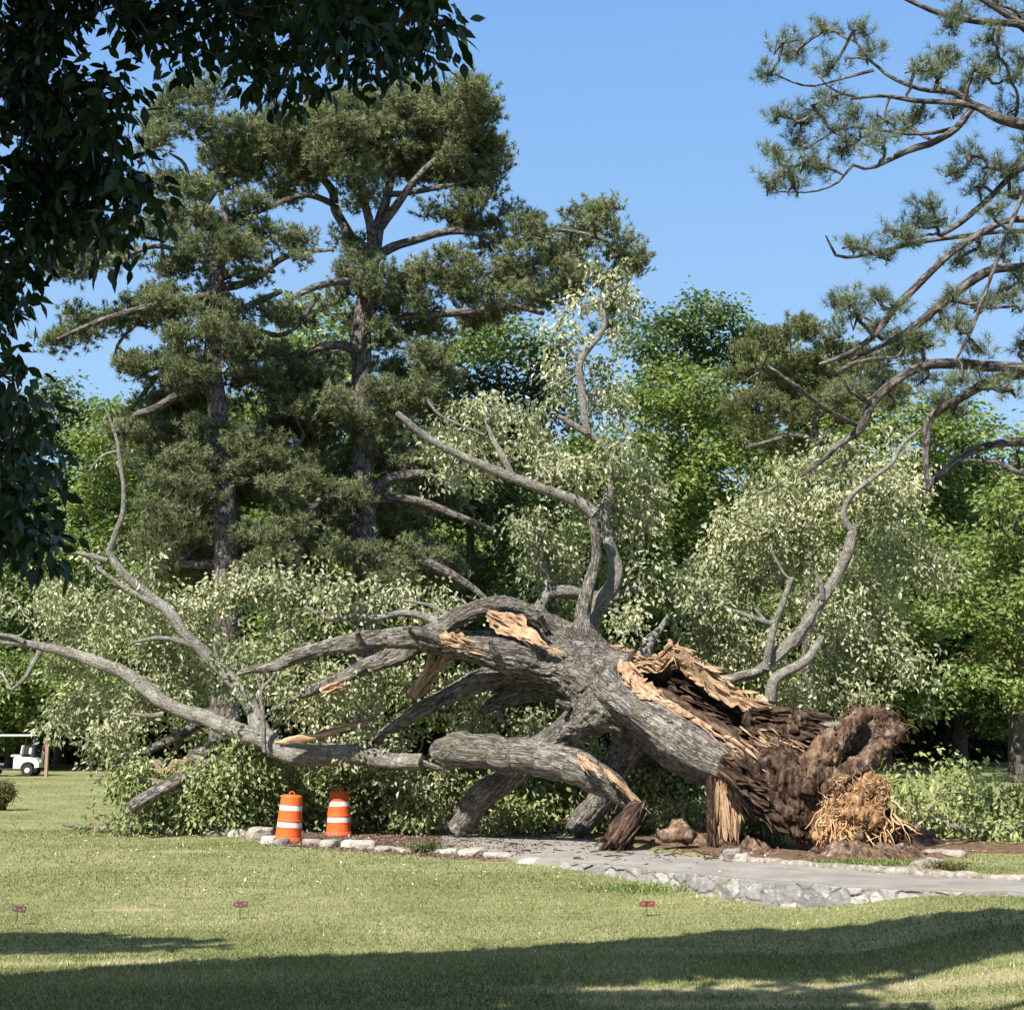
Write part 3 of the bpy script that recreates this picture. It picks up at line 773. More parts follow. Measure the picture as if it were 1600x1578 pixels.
THIN = [  # thinner branches kept as tapered tubes
 [(929, 803, 10, 26.8), (905, 785, 9, 26.8), (870, 772, 9, 26.8), (830, 757, 8, 26.7), (780, 738, 8, 26.7), (722, 713, 7, 26.6), (665, 682, 6, 26.5), (620, 645, 4.5, 26.4)],
 [(800, 742, 6, 26.7), (783, 708, 5, 26.8), (768, 682, 4, 26.9), (757, 645, 3, 27)],
 [(668, 625, 3, 27), (690, 650, 2, 27), (757, 680, 2, 27)],
 [(832, 757, 5, 26.7), (850, 740, 3, 26.9), (865, 718, 2, 27)],
 [(956, 712, 7, 27.6), (930, 685, 6.5, 27.5), (905, 670, 6, 27.4), (873, 650, 4, 27.3)],
 [(918, 678, 6, 27.4), (912, 640, 6, 27.4), (908, 600, 6, 27.4), (905, 570, 6, 27.4), (915, 550, 5.5, 27.4), (935, 527, 5, 27.4), (945, 505, 4.5, 27.4), (941, 478, 4, 27.4), (955, 455, 3, 27.4), (985, 435, 2, 27.4)],
 [(905, 572, 4, 27.4), (890, 548, 3, 27.5), (880, 520, 2, 27.6)],
 [(961, 705, 4, 27.6), (985, 680, 3, 27.7), (960, 630, 2.5, 27.8), (968, 600, 2, 27.8)],
 [(860, 926, 10, 27.9), (885, 923, 10, 27.8), (925, 932, 9.5, 28.0), (965, 932, 9, 28.0), (985, 922, 7, 28.0), (1003, 922, 5, 28.0)],
 [(985, 922, 4, 28.0), (978, 905, 3, 28), (968, 890, 2, 28)],
 [(1203, 1095, 10, 28.0), (1210, 1062, 9, 28.0), (1235, 1046, 8, 28.1), (1262, 1030, 7, 28.1), (1285, 995, 5, 28.2)],
 [(1336, 828, 8, 28.0), (1325, 822, 6, 28.0), (1318, 800, 5, 28.0), (1332, 772, 4.5, 27.9), (1362, 748, 4, 27.9), (1392, 725, 3.5, 27.8), (1410, 695, 3, 27.8), (1440, 668, 2, 27.8)],
 [(1197, 1045, 7, 28.2), (1203, 1005, 6, 28.1), (1212, 972, 5.5, 28.1), (1222, 945, 5, 28), (1236, 905, 4, 28)],
 [(1212, 976, 4, 28.1), (1185, 968, 4, 28.1), (1150, 955, 3, 28.1)],
 [(1195, 970, 3, 28.1), (1180, 950, 2, 28.1)],
 [(1240, 905, 3, 28), (1228, 900, 2.5, 28), (1205, 862, 2, 28)],
 [(1285, 935, 5, 28.1), (1283, 912, 4, 28), (1273, 892, 3, 28)],
 [(1003, 1040, 14, 27.6), (1012, 1005, 10, 27.8), (1030, 985, 6, 27.9), (1045, 960, 3, 28)],
 [(700, 980, 8, 27.3), (660, 962, 6, 27.4), (625, 958, 5, 27.5), (590, 965, 5, 27.5), (555, 962, 4, 27.6), (520, 968, 4, 27.6), (475, 948, 3, 27.7)],
 [(730, 975, 6, 27.4), (690, 955, 4, 27.5), (670, 945, 3, 27.5), (630, 938, 2, 27.5)],
 [(1262, 1132, 5, 26.4), (1310, 1132, 5.5, 26.0), (1340, 1130, 5.5, 25.8)],
 [(1050, 1150, 20, 27.5), (1110, 1165, 16, 28.2), (1020, 1190, 18, 28.4), (980, 1185, 12, 28.6)],
]
base0 = G(960, 1300, .3)
oak = thing('fallen_oak', (base0[0], 26.5, hp(base0[0], 26.5)), 'huge fallen oak with hollow split trunk, torn root plate and spreading limbs across the path', 'fallen tree')

# union of the thick limbs by voxel remesh, then split again by nearest limb
GIRTH = [.80, .86, .80, .74, .78, .90, .86, .74, .9, .7, .95]
CR = [(nm, lb, [(x, y, (r if i == 0 and r > 44 else r*(g+(1-g)*.35*(i < 2)))*(.92 if i == 0 else 1), D) for i, (x, y, r, D) in enumerate(pts)]) for (nm, lb, pts), g in zip(CR, GIRTH)]
tmp = Acc(); segA = []; segB = []; segR = []; segL = []; segS = []
for li, (nm, lb, pts) in enumerate(CR):
    a = np.array([[*P(x, y, D), r*D/F] for x, y, r, D in pts])
    q = resample(a, max(6, int(np.linalg.norm(np.diff(a[:, :3], axis=0), axis=1).sum()/.14)))
    wob = np.stack([vnoise(np.column_stack([np.arange(len(q))*.22, np.full(len(q), li*7.), np.full(len(q), k*3.)]), 5) for k in range(3)], 1)
    q[:, :3] += wob*q[:, 3:4]*.35*smooth(np.linspace(0, 3, len(q)))[:, None]
    q[:, 3] *= 1+.10*vnoise(np.column_stack([np.arange(len(q))*.35, np.full(len(q), li*5.), np.zeros(len(q))]), 6)
    tube(tmp, q[:, :3], q[:, 3], 16, spline=False)
    segA.append(q[:-1, :3]); segB.append(q[1:, :3]); segR.append((q[:-1, 3]+q[1:, 3])/2); segL.append(np.full(len(q)-1, li))
    segS.append(np.concatenate([[0], np.cumsum(np.linalg.norm(np.diff(q[:, :3], axis=0), axis=1))])[:-1])
segA, segB, segR, segL, segS = map(np.concatenate, (segA, segB, segR, segL, segS))

def remesh(acc, vox, smooth_it=2):
    me = acc.mesh("tmp", [])
    o = bpy.data.objects.new("tmp", me); COL.objects.link(o)
    md_ = o.modifiers.new("r", 'REMESH'); md_.mode = 'VOXEL'; md_.voxel_size = vox
    if smooth_it:
        ms = o.modifiers.new("s", 'SMOOTH'); ms.iterations = smooth_it; ms.factor = .5
    dg = bpy.context.evaluated_depsgraph_get(); ev = o.evaluated_get(dg); m2 = ev.to_mesh()
    V = np.zeros(len(m2.vertices)*3); m2.vertices.foreach_get("co", V); V = V.reshape(-1, 3)
    nl = np.zeros(len(m2.polygons), np.int32); m2.polygons.foreach_get("loop_total", nl)
    lp = np.zeros(len(m2.loops), np.int32); m2.loops.foreach_get("vertex_index", lp)
    Nn = np.zeros(len(m2.vertices)*3); m2.vertices.foreach_get("normal", Nn)
    ev.to_mesh_clear(); bpy.data.objects.remove(o); bpy.data.meshes.remove(me)
    assert (nl == 4).all()
    return V, lp.reshape(-1, 4), Nn.reshape(-1, 3)

V, Fq, Nn = remesh(tmp, .035, 2)
best = np.full(len(V), 1e9); bi = np.zeros(len(V), int); bt = np.zeros(len(V))
ab = segB-segA; ab2 = (ab**2).sum(1)
for i in range(len(segA)):
    t = np.clip(((V-segA[i])@ab[i])/ab2[i], 0, 1); d = np.linalg.norm(V-segA[i]-t[:, None]*ab[i], axis=1)-segR[i]
    k = d < best; best[k] = d[k]; bi[k] = i; bt[k] = t[k]
T = nrm(ab)[bi]; ctr = segA[bi]+ab[bi]*bt[:, None]; dv = V-ctr
ref = np.array([.35, .9, .25]); n1v = nrm(np.cross(T, ref)); n2v = np.cross(T, n1v)
bk = np.stack([(dv*n1v).sum(1), (dv*n2v).sum(1), segS[bi]+bt*np.linalg.norm(ab[bi], axis=1)+segL[bi]*1.3], 1)
dsp = fbm(bk*np.array([6, 6, 1.8]), 3, 4)*.028+fbm(V*1.4, 2, 8)*.05*np.clip(segR[bi]/.5, 0, 1)
ridge = -np.abs(fbm(bk*np.array([13, 13, 2.2]), 2, 14))*.055*np.clip(segR[bi]/.3, .2, 1)
V = V+Nn*(dsp+ridge)[:, None]
fl = segL[bi][Fq[:, 0]]
for li, (nm, lb, pts) in enumerate(CR):
    k = fl == li
    if k.sum() == 0: continue
    used, inv = np.unique(Fq[k], return_inverse=True)
    a = Acc(); a.add(V[used], inv.reshape(-1, 4), bk[used])
    pale = li in (8, 9, 10)
    tag(a.build(nm, M['bark_pale'] if pale else M['bark_oak'], oak, smooth_=True), lb)
rs_ = np.random.default_rng(91)
for (px, py, D_, dx, dz, r_) in ((560, 995, 25.85, -.1, .5, .05), (640, 990, 26.0, .05, .4, .045), (770, 1012, 26.1, -.2, .5, .06), (850, 975, 26.9, -.3, .5, .05), (700, 1098, 27.05, -.4, -.3, .05), (880, 1100, 26.2, -.5, .2, .06), (1040, 1130, 24.95, .2, .2, .07), (985, 1030, 26.2, .1, .6, .05), (600, 1022, 25.95, -.3, -.4, .04)):
    a = Acc(); p = P(px, py, D_); d = nrm(np.array([dx, -.5, dz]))
    tube(a, np.array([p-d*.12, p+d*.05, p+d*(.10+.14*rs_.random())+rs_.normal(size=3)*.02]), [r_*1.6, r_, r_*.75], 9, .04, .3, seed=int(px)); a.build('stub', M['bark_oak'], oak, smooth_=True)
nodes = []; nr = []
for k_, pts in enumerate(THIN):
    a = Acc(); q = np.array([[*P(x, y, D), r*D/F] for x, y, r, D in pts])
    tube(a, q[:, :3], q[:, 3], 8, .12, .12, seed=k_)
    o = a.build('branch', M['bark_dark'] if k_ == len(THIN)-1 else M['bark_pale'], oak, smooth_=True)
    s_ = skel(pts); nodes += list(s_[:, :3]); nr += list(s_[:, 3])
for nm, lb, pts in CR:
    s_ = skel(pts); nodes += list(s_[:, :3]); nr += list(s_[:, 3])

# hollow trunk: eight control curves round a ring, lofted
def C(pts): return np.array([P(*p) for p in pts])
U = [(945, 1006, 26.5), (985, 1026, 26.4), (1028, 1030, 26.2), (1050, 1011, 26.0), (1082, 1030, 25.8), (1125, 1067, 25.5), (1185, 1098, 25.1), (1258, 1112, 24.7)]
Lr = [(968, 1036, 25.9), (980, 1066, 25.7), (1004, 1086, 25.5), (1035, 1099, 25.3), (1072, 1118, 25.1), (1110, 1143, 24.8), (1148, 1172, 24.5), (1205, 1222, 24.1)]
F1 = [(925, 1060, 25.7), (955, 1085, 25.4), (983, 1107, 25.1), (1012, 1128, 24.9), (1050, 1150, 24.7), (1092, 1175, 24.5), (1132, 1200, 24.2), (1190, 1250, 23.9)]
Bt = [(930, 1105, 26.1), (955, 1118, 25.8), (985, 1137, 25.5), (1010, 1158, 25.3), (1040, 1184, 25.0), (1078, 1206, 24.8), (1122, 1222, 24.5), (1185, 1275, 24.2)]
K1 = [(x, y+5, D+.9) for x, y, D in Bt]
K2 = [(x, y+60, D+.7) for x, y, D in U]
K3 = [(x, y+22, D+.35) for x, y, D in U]
IU = [(u[0]+2, u[1]+20, u[2]-.02) for u in U]
I1 = [(u[0]*.62+l[0]*.38, u[1]*.62+l[1]*.38+6, u[2]*.5+l[2]*.5+.95) for u, l in zip(U, Lr)]
I2 = [(u[0]*.25+l[0]*.75, u[1]*.25+l[1]*.75+3, u[2]*.3+l[2]*.7+.85) for u, l in zip(U, Lr)]
IL = [(l[0]+5, l[1]-7, l[2]+.12) for l in Lr]
curves = [Lr, F1, Bt, K1, K2, K3, U, IU, I1, I2, IL]
NT = 130
R = np.stack([resample(C(c_), NT) for c_ in curves], 0)       # (11, NT, 3)
def band(i0, i1, n, close=False):
    """catmull across ring curves i0..i1"""
    idx = [(i0-1) % 11]+[i % 11 for i in range(i0, i1+1)]+[(i1+1) % 11]
    out_ = []
    for j in range(1, len(idx)-2):
        a, b, c, d = (R[idx[j-1]], R[idx[j]], R[idx[j+1]], R[idx[j+2]])
        for t in np.linspace(0, 1, n, endpoint=False):
            out_.append(.5*((2*b)+(-a+c)*t+(2*a-5*b+4*c-d)*t*t+(-a+3*b-3*c+d)*t**3))
    out_.append(R[idx[-2]]); return np.array(out_)
def sheet(g, name, mat, amp, fr, seed, lab=None, ragged=0, fine=.5):
    m_, n_ = g.shape[:2]
    ds = np.linalg.norm(np.diff(g, axis=1), axis=2).mean(0); s1 = np.concatenate([[0], np.cumsum(ds)])
    dc = np.linalg.norm(np.diff(g, axis=0), axis=2).mean(1); s2 = np.concatenate([[0], np.cumsum(dc)])
    uvb = np.stack([np.repeat(s2[:, None], n_, 1), np.zeros((m_, n_)), np.repeat(s1[None], m_, 0)], -1)
    du = np.gradient(g, axis=0); dv_ = np.gradient(g, axis=1); nn_ = nrm(np.cross(dv_, du))
    edgef = smooth(np.minimum(np.arange(m_), m_-1-np.arange(m_))/(m_*.12+1e-6))[:, None]
    dn = fbm(uvb*np.array(fr)+seed, 4, seed)*amp+np.abs(fbm(uvb*np.array(fr)*3.1, 2, seed+2))*amp*fine
    g2 = g+nn_*(dn*(.35+.65*edgef))[..., None]
    a_, b_ = np.meshgrid(np.arange(m_-1), np.arange(n_-1), indexing='ij'); k0 = (a_*n_+b_).ravel()
    a = Acc(); a.add(g2.reshape(-1, 3), np.stack([k0, k0+n_, k0+n_+1, k0+1], 1), uvb.reshape(-1, 3))
    return tag(a.build(name, mat, oak, smooth_=True), lab)
sheet(band(0, 6, 14), 'trunk', M['bark_oak'], .05, (4, 4, 1.0), 3, 'leaning grey barked trunk shell around the hollow')
sheet(band(7, 10, 18), 'rotten_heartwood', M['rot'], .17, (5.5, 5, .8), 5, 'dark crumbling hollow inside the split trunk')
# broad fresh break along both lips: thick torn rims
rg = np.random.default_rng(5)
def rim(i_out, i_in, t0, t1, hgt_, name, lab, seed, out_shift=0.0):
    k0_, k1_ = int(t0*(NT-1)), int(t1*(NT-1))
    a0 = R[i_out][k0_:k1_+1]; a1 = R[i_in][k0_:k1_+1]; n_ = len(a0)
    s_ = np.arange(n_)
    jag = (np.abs(vnoise(np.column_stack([s_*.42, s_*0, s_*0+seed]), seed))+.5*np.abs(vnoise(np.column_stack([s_*1.1, s_*0, s_*0+seed]), seed+1)))*hgt_
    o_ = nrm(a0-a1)
    rows_ = []
    for f, h_ in ((-.10, -.15), (-.06, .5), (.05, 1.0), (.25, .75), (.55, .4), (.85, .15), (1.05, -.1)):
        rows_.append(a0*(1-f)+a1*f+np.array([0, 0, 1.])*(jag*h_)[:, None]+o_*.015)
    g = np.array(rows_); g = np.stack([resample(g[:, j], 18) for j in range(n_)], 1)
    return sheet(g, name, M['torn'], .035, (14, 5, .9), seed, lab, fine=1.2)
rim(6, 7, 0.0, .86, .16, 'splintered_rim', 'fresh tan torn wood along the upper lip of the hollow', 4)
rim(0, 10, 0.0, .62, .05, 'splintered_rim', 'orange tan splintered wood along the lower lip', 9)
# loose shards of wood along grain
def shards(acc, n, ctr_fn, dirv, Lm, Wm, rng, spread=.2):
    for i in range(n):
        c_ = ctr_fn(rng.random()); d = nrm(np.array(dirv)+rng.normal(size=3)*spread); L_ = Lm*(.4+rng.random()); w_ = Wm*(.5+rng.random())
        s = nrm(np.cross(d, rng.normal(size=3))); u = np.cross(d, s)
        pts = []
        for f, k in ((0, .7), (.35, 1), (.7, .7), (1, .08)):
            c2 = c_+d*L_*f+s*rng.normal()*w_*.2
            pts += [c2-s*w_*k, c2-u*w_*k*.35, c2+s*w_*k, c2+u*w_*k*.35]
        Q = []
        for r_ in range(3):
            for j in range(4): Q.append([r_*4+j, r_*4+(j+1) % 4, r_*4+4+(j+1) % 4, r_*4+4+j])
        b = np.tile(np.array([[0, 0, 0]]), (16, 1)).astype(float); b[:, 2] = np.repeat([0, .35, .7, 1], 4)*L_; b[:, 0] = np.tile([-1, 0, 1, 0], 4)*w_+rng.random()*9
        acc.add(np.array(pts), Q, b)
# inner tan face on the far wall and near the crotch
def patch(pts_a, pts_b, name, mat, seed, lab=None, amp=.03, nseg=50, fr=(12, 5, .9), par=None, sag=0.0, ncr=12):
    A_ = resample(C(pts_a), nseg); B_ = resample(C(pts_b), nseg)
    g = np.array([A_*(1-f)+B_*f+np.array([0, 1., 0])*sag*math.sin(math.pi*f) for f in np.linspace(0, 1, ncr)])
    jg = np.array([A_+(A_-B_)*(.25*vnoise(np.column_stack([np.arange(nseg)*.3, np.full(nseg, seed), np.zeros(nseg)]), 3)+.2)[:, None], B_+(B_-A_)*(.3*vnoise(np.column_stack([np.arange(nseg)*.33, np.full(nseg, seed), np.ones(nseg)*3]), 4)+.1)[:, None]])
    g = np.array([jg[0]*(1-f)+jg[1]*f+np.array([0, 1., 0])*sag*math.sin(math.pi*f) for f in np.linspace(0, 1, ncr)])
    rs_ = np.random.default_rng(seed); sa = Acc(); dr_ = nrm(A_[-1]-A_[0]); wd = np.linalg.norm(A_-B_, axis=1).mean()
    shards(sa, 22, lambda t: (lambda k, f: A_[k]*(1-f)+B_[k]*f+np.array([0, -.02, 0]))(int(t*(nseg-1)), rs_.choice([0, .15, .5, .9, 1.0])), dr_, .28, .018+wd*.06, rs_, .16)
    o_ = sheet(g, name, mat, amp*.8, fr, seed, lab, fine=1.0)
    s_o = sa.build('splinter', mat, oak if par is None else par)
    return o_
patch([(1048, 1022, 25.9), (1082, 1032, 25.65), (1125, 1070, 25.35), (1178, 1098, 25.0), (1215, 1108, 24.8)],
      [(1062, 1045, 26.0), (1092, 1068, 25.75), (1125, 1092, 25.45), (1165, 1108, 25.1), (1205, 1113, 24.8)], 'torn_inner_face', M['torn'], 12, 'broad pale tan strip of torn wood on the far wall')
patch([(968, 1036, 25.8), (976, 1056, 25.7), (992, 1078, 25.5), (1018, 1092, 25.3)], [(984, 1034, 25.85), (994, 1052, 25.8), (1010, 1066, 25.6), (1034, 1082, 25.5)], 'torn_inner_face', M['torn'], 14, None, .05)

gdir = nrm(P(1240, 1190, 24.0)-P(980, 1050, 26.2))
a = Acc(); Uc = R[6]; Lc = R[0]; I1c = R[8]; I2c = R[9]
shards(a, 60, lambda t: Uc[int(t*.8*NT)]+rg.normal(size=3)*.05, gdir, .35, .035, rg, .25)
shards(a, 60, lambda t: Lc[int(t*.75*NT)]+rg.normal(size=3)*.04, gdir, .3, .028, rg, .22)
tag(a.build('splinter', M['torn'], oak), 'thin tan splinters standing along the torn lips')
a = Acc()
shards(a, 110, lambda t: (lambda k, f: I1c[k]*(1-f)+I2c[k]*f+rg.normal(size=3)*.12)(int((.15+.84*t)*NT*.99), rg.random()*1.2-.2), gdir, .55, .06, rg, .14)
shards(a, 150, lambda t: (lambda f, k: P(1175+85*f+rg.normal()*5, 1105+5*f+55*k, 24.9-.3*k))(rg.random(), t), gdir*np.array([1, 1, .35]), .42, .07, rg, .12)
shards(a, 170, lambda t: (lambda f, k: P(1140+100*f-25*k+rg.normal()*5, 1178+95*f+22*k, 24.1-.1*k))(t, rg.random()), gdir*np.array([1, 1, 1.3]), .45, .07, rg, .16)
at_ = Acc()
shards(at_, 55, lambda t: (lambda f, k: P(1150+110*f+rg.normal()*6, 1120+35*f+60*k, 24.35-.3*k))(rg.random(), t), gdir*np.array([1, 1, 1.1]), .38, .022, rg, .15)
tag(at_.build('splinter', M['torn'], oak), 'few tan splinters caught in the dark broken butt')
tag(a.build('rotten_shard', M['rot'], oak), 'layered dark rotten wood flaking off the broken butt')

# root plate: remeshed lumps
def lumps(lst, vox, amp, fr, seed, name, mat, par, lab=None, sm=2):
    t = Acc()
    for pts in lst:
        q = np.array([[*P(x, y, D), r*D/F] for x, y, r, D in pts])
        tube(t, q[:, :3], q[:, 3], 14, .08, spline=len(q) > 1)
    V, Fq, Nn = remesh(t, vox, sm)
    V = V+Nn*(fbm(V*np.array(fr)*.45, 2, seed+7)*amp*.9+fbm(V*np.array(fr), 4, seed)*amp+np.abs(fbm(V*np.array(fr)*2.7, 3, seed+5))*amp*.55)[:, None]
    a = Acc(); a.add(V, Fq, V.copy()); o_ = tag(a.build(name, mat, par, smooth_=True), lab)
    rs = np.random.default_rng(seed); ch = Acc()
    for i in rs.integers(0, len(V), len(V)//70):
        if Nn[i][1] > .35: continue
        d = nrm(Nn[i]*(.25+.5*rs.random())+rs.normal(size=3)*.55+np.array([0, 0, -.25])); L_ = .04+.13*rs.random()**2; w_ = .012+.03*rs.random()**2; s_ = nrm(np.cross(d, rs.normal(size=3))); u_ = np.cross(d, s_)
        p0 = V[i]-Nn[i]*.01; m_ = p0+d*L_*.5+rs.normal(size=3)*.01
        vv_ = [p0-s_*w_, p0+u_*w_, p0+s_*w_, m_-s_*w_*.9, m_+u_*w_*.8, m_+s_*w_*.9, p0+d*L_]
        ch.add(np.array(vv_), [[0, 1, 4, 3], [1, 2, 5, 4], [2, 0, 3, 5]], np.array(vv_)); ch.add(np.array(vv_), [[3, 4, 6], [4, 5, 6], [5, 3, 6]], np.array(vv_))
    ch.build('crumbling_chips', mat, par)
    return o_, V, Nn
lumps([[(1190, 1195, 42, 24.5), (1235, 1225, 46, 24.2), (1275, 1250, 46, 23.9)],
       [(1150, 1190, 22, 24.5), (1200, 1240, 30, 24.2), (1240, 1275, 30, 24.0), (1270, 1310, 18, 23.9)],
       [(1205, 1140, 26, 24.9), (1240, 1135, 24, 24.7), (1252, 1140, 22, 24.6)],
       [(1180, 1120, 22, 25.2), (1215, 1165, 30, 24.8), (1240, 1190, 30, 24.5)]], .035, .10, (3.5, 3.5, 5), 21, 'rotten_butt', M['rot'], oak, 'dark crumbling butt between the hollow and the roots')
lumps([[(1250, 1222, 34, 24.0), (1282, 1190, 23, 23.75), (1305, 1160, 19, 23.6), (1325, 1135, 15, 23.5), (1345, 1120, 10, 23.6)],
       [(1262, 1205, 20, 24.0), (1292, 1165, 15, 23.9), (1318, 1132, 11, 23.8)],
       [(1340, 1117, 9, 23.8), (1368, 1115, 11, 24.0), (1388, 1124, 11, 24.0), (1404, 1138, 8, 23.9)],
       [(1404, 1142, 9, 23.8), (1386, 1160, 12, 23.6), (1362, 1180, 14, 23.5), (1332, 1202, 15, 23.5), (1300, 1228, 19, 23.6), (1275, 1245, 22, 23.8)],
       [(1250, 1245, 34, 24.0), (1285, 1262, 34, 24.0), (1320, 1280, 34, 24.0), (1350, 1315, 30, 24.0)],
       [(1265, 1275, 26, 23.9), (1288, 1312, 22, 23.8), (1300, 1335, 18, 23.7)],
       [(1345, 1235, 26, 24.2), (1365, 1268, 22, 24.2), (1372, 1300, 22, 24.1)],
       ], .026, .055, (7, 7, 3.5), 31, 'root_plate', M['soil'], oak, 'upended root plate with two broken buttress ridges, caked with brown soil')
M['earth'] = barkmat('bare_earth_face', (.03, .02, .015), (.10, .068, .05), (.19, .135, .10), (.24, .17, .13), .3, 7, 1)
lumps([[(1372, 1138, 20, 23.95), (1352, 1160, 26, 23.95), (1325, 1190, 28, 24.0), (1300, 1215, 28, 24.0)], [(1338, 1145, 18, 23.95), (1385, 1143, 16, 23.95), (1360, 1128, 12, 24)]], .03, .045, (5, 5, 5), 33, 'root_plate_face', M['earth'], oak, 'dark bare earth face between the two ridges')
# orange fibrous roots matted over the lower face
m, nt, out = newmat('root_mat')
geo = nt.nodes.new("ShaderNodeNewGeometry").outputs["Position"]
n1 = noise(nt, vscale(nt, geo, (1, 1, .6)), 11, 6, .75, .6)
c = ramp(nt, n1, [(.34, (.03, .016, .010)), (.44, (.22, .115, .06)), (.55, (.48, .29, .145)), (.70, (.72, .50, .30))])
pbsdf(nt, out, c, .9, .15, bumpn(nt, n1, 1, .09)); M['rootmat'] = m
lumps([[(1330, 1222, 16, 23.75), (1350, 1235, 27, 23.65), (1366, 1258, 22, 23.65)], [(1300, 1262, 20, 23.65), (1330, 1268, 30, 23.55), (1352, 1272, 26, 23.6)],
       [(1296, 1285, 16, 23.5), (1290, 1310, 12, 23.45)], [(1320, 1235, 16, 23.7), (1290, 1245, 12, 23.7)], [(1325, 1298, 18, 23.55), (1345, 1305, 14, 23.55)]], .028, .11, (7, 7, 5), 41, 'root_mass', M['rootmat'], oak, 'orange matted root mass on the lower face of the plate', 1)
m = barkmat('earth_painted_shade', (.008, .006, .005), (.02, .014, .011), (.05, .035, .026), (.06, .045, .035), .1, 9, 1)  # near-black earth colour paints the shade inside the cavity
lumps([[(1375, 1280, 20, 23.9), (1400, 1300, 22, 23.9), (1425, 1308, 14, 24.0)]], .035, .06, (6, 6, 6), 43, 'cavity_shade', m, oak, 'near-black earth lump painting the shaded cavity at the right foot of the root plate')
rg = np.random.default_rng(8)
a = Acc()
for i in range(750):
    px = 1284+108*rg.random(); py = 1212+85*rg.random()
    if px < 1300 and py < 1240: continue
    if px > 1372 and py > 1262: continue
    D = 23.28+.0009*abs(px-1335)+rg.normal()*.07
    p = P(px, py, D); L_ = .04+.12*rg.random()**1.5; d = nrm(np.array([rg.normal()*.7-.1, -.05+rg.normal()*.3, -.45+rg.normal()*.55])); pp = [p]
    for k_ in range(3):
        d = nrm(d+rg.normal(size=3)*.4); p = p+d*L_/3; pp.append(p)
    r0 = .0025+.0065*rg.random()**2
    tube(a, np.array(pp), [r0, r0, r0*.8, r0*.4], 4, spline=False, cap=False, rnd=rg.random())
for i in range(130):   # strands hanging at the lower left of the mat
    p = P(1280+35*rg.random(), 1262+45*rg.random(), 23.35); d = nrm(np.array([rg.normal()*.25, -.1, -1])); L_ = .12+.25*rg.random(); pp = [p]
    for k_ in range(3):
        d = nrm(d+rg.normal(size=3)*.25); p = p+d*L_/3; pp.append(p)
    tube(a, np.array(pp), [.009, .008, .006, .002], 4, spline=False, cap=False, rnd=.2+.6*rg.random())
for i in range(70):   # larger sinuous roots
    px = 1285+120*rg.random(); py = 1245+60*rg.random(); p = P(px, py, 23.35); pts = [p]; d = nrm(np.array([rg.normal()*.6+(px-1340)*.012, -.1, -.7]))
    for k in range(5):
        d = nrm(d+rg.normal(size=3)*.45+np.array([0, 0, -.12])); p = p+d*.11; pts.append(p)
    tube(a, np.array(pts), np.linspace(.016, .004, 6), 5, .05, cap=False, rnd=.3+.6*rg.random())
tag(a.build('fibrous_roots', M['root'], oak, smooth_=True), 'matted orange fibrous roots spilling from the lower root plate')
a = Acc()
for i in range(160):
    th = rg.random(); c_ = [(1375, 1120), (1400, 1140), (1385, 1180), (1395, 1290), (1410, 1305), (1320, 1120)][rg.integers(6)]
    p = P(c_[0]+rg.normal()*10, c_[1]+rg.normal()*10, 23.8+rg.normal()*.1); pts = [p]; d = nrm(np.array([.7+rg.normal()*.6, -.2, rg.normal()*.6]))
    for k in range(4):
        d = nrm(d+rg.normal(size=3)*.4+np.array([0, 0, -.15])); p = p+d*.07; pts.append(p)
    tube(a, np.array(pts), np.linspace(.008, .002, 5), 4, .05, cap=False, rnd=.0+.15*rg.random())
a.build('root_hair', M['root'], oak, smooth_=True)
# torn patches on limbs
patch([(762, 955, 26.55), (800, 962, 26.5), (830, 985, 26.35), (850, 1005, 26.25), (866, 1014, 26.2)], [(758, 963, 26.55), (782, 985, 26.45), (812, 998, 26.3), (840, 1006, 26.2), (862, 1018, 26.2)], 'torn_wood', M['torn'], 51, 'reddish tan wood peeled open on the arched limb', .05)
patch([(686, 992, 25.95), (705, 990, 25.95), (725, 996, 25.95), (734, 1008, 25.98)], [(690, 1003, 25.9), (705, 1006, 25.88), (722, 1012, 25.9), (733, 1018, 25.95)], 'torn_wood', M['torn'], 52, 'tan scar on the long limb', .03)
patch([(502, 1075, 27.0), (512, 1073, 27.0), (524, 1070, 27.0)], [(502, 1083, 27.0), (512, 1082, 27.0), (524, 1078, 27.0)], 'torn_wood', M['torn'], 53, None, .02)
a = Acc(); q = C([(645, 1088, 26.9), (658, 1068, 26.8), (676, 1048, 26.7), (694, 1030, 26.6)])
tube(a, q, [.05, .085, .08, .015], 9, .03, .5); shards(a, 60, lambda t: q[0]*(1-t)+q[3]*t+rg.normal(size=3)*.05, nrm(q[3]-q[0]), .45, .05, rg, .14)
tag(a.build('broken_branch_stub', M['torn'], oak, smooth_=True), 'upright tan splintered stub of a snapped branch')
# standing broken slab under the trunk
a = Acc(); q = C([(1130, 1205, 24.6), (1128, 1240, 24.6), (1130, 1275, 24.6), (1132, 1320, 24.6)])
tube(a, q, [.16, .19, .19, .24], 14, .04, .5)
shards(a, 50, lambda t: P(1108+10*rg.random(), 1205+80*t, 24.45), (0.03, 0, -1), .5, .06, rg, .08)
tag(a.build('stump_slab', M['rot'], oak, smooth_=True), 'dark broken slab of trunk standing on the soil')
a = Acc(); shards(a, 80, lambda t: P(1120+26*rg.random()+10*t, 1205+75*t, 24.33+.05*rg.random()), (0.08, 0, -1), .5, .055, rg, .07)
tag(a.build('stump_slab_face', M['torn'], oak), 'tan splintered face of the standing slab')

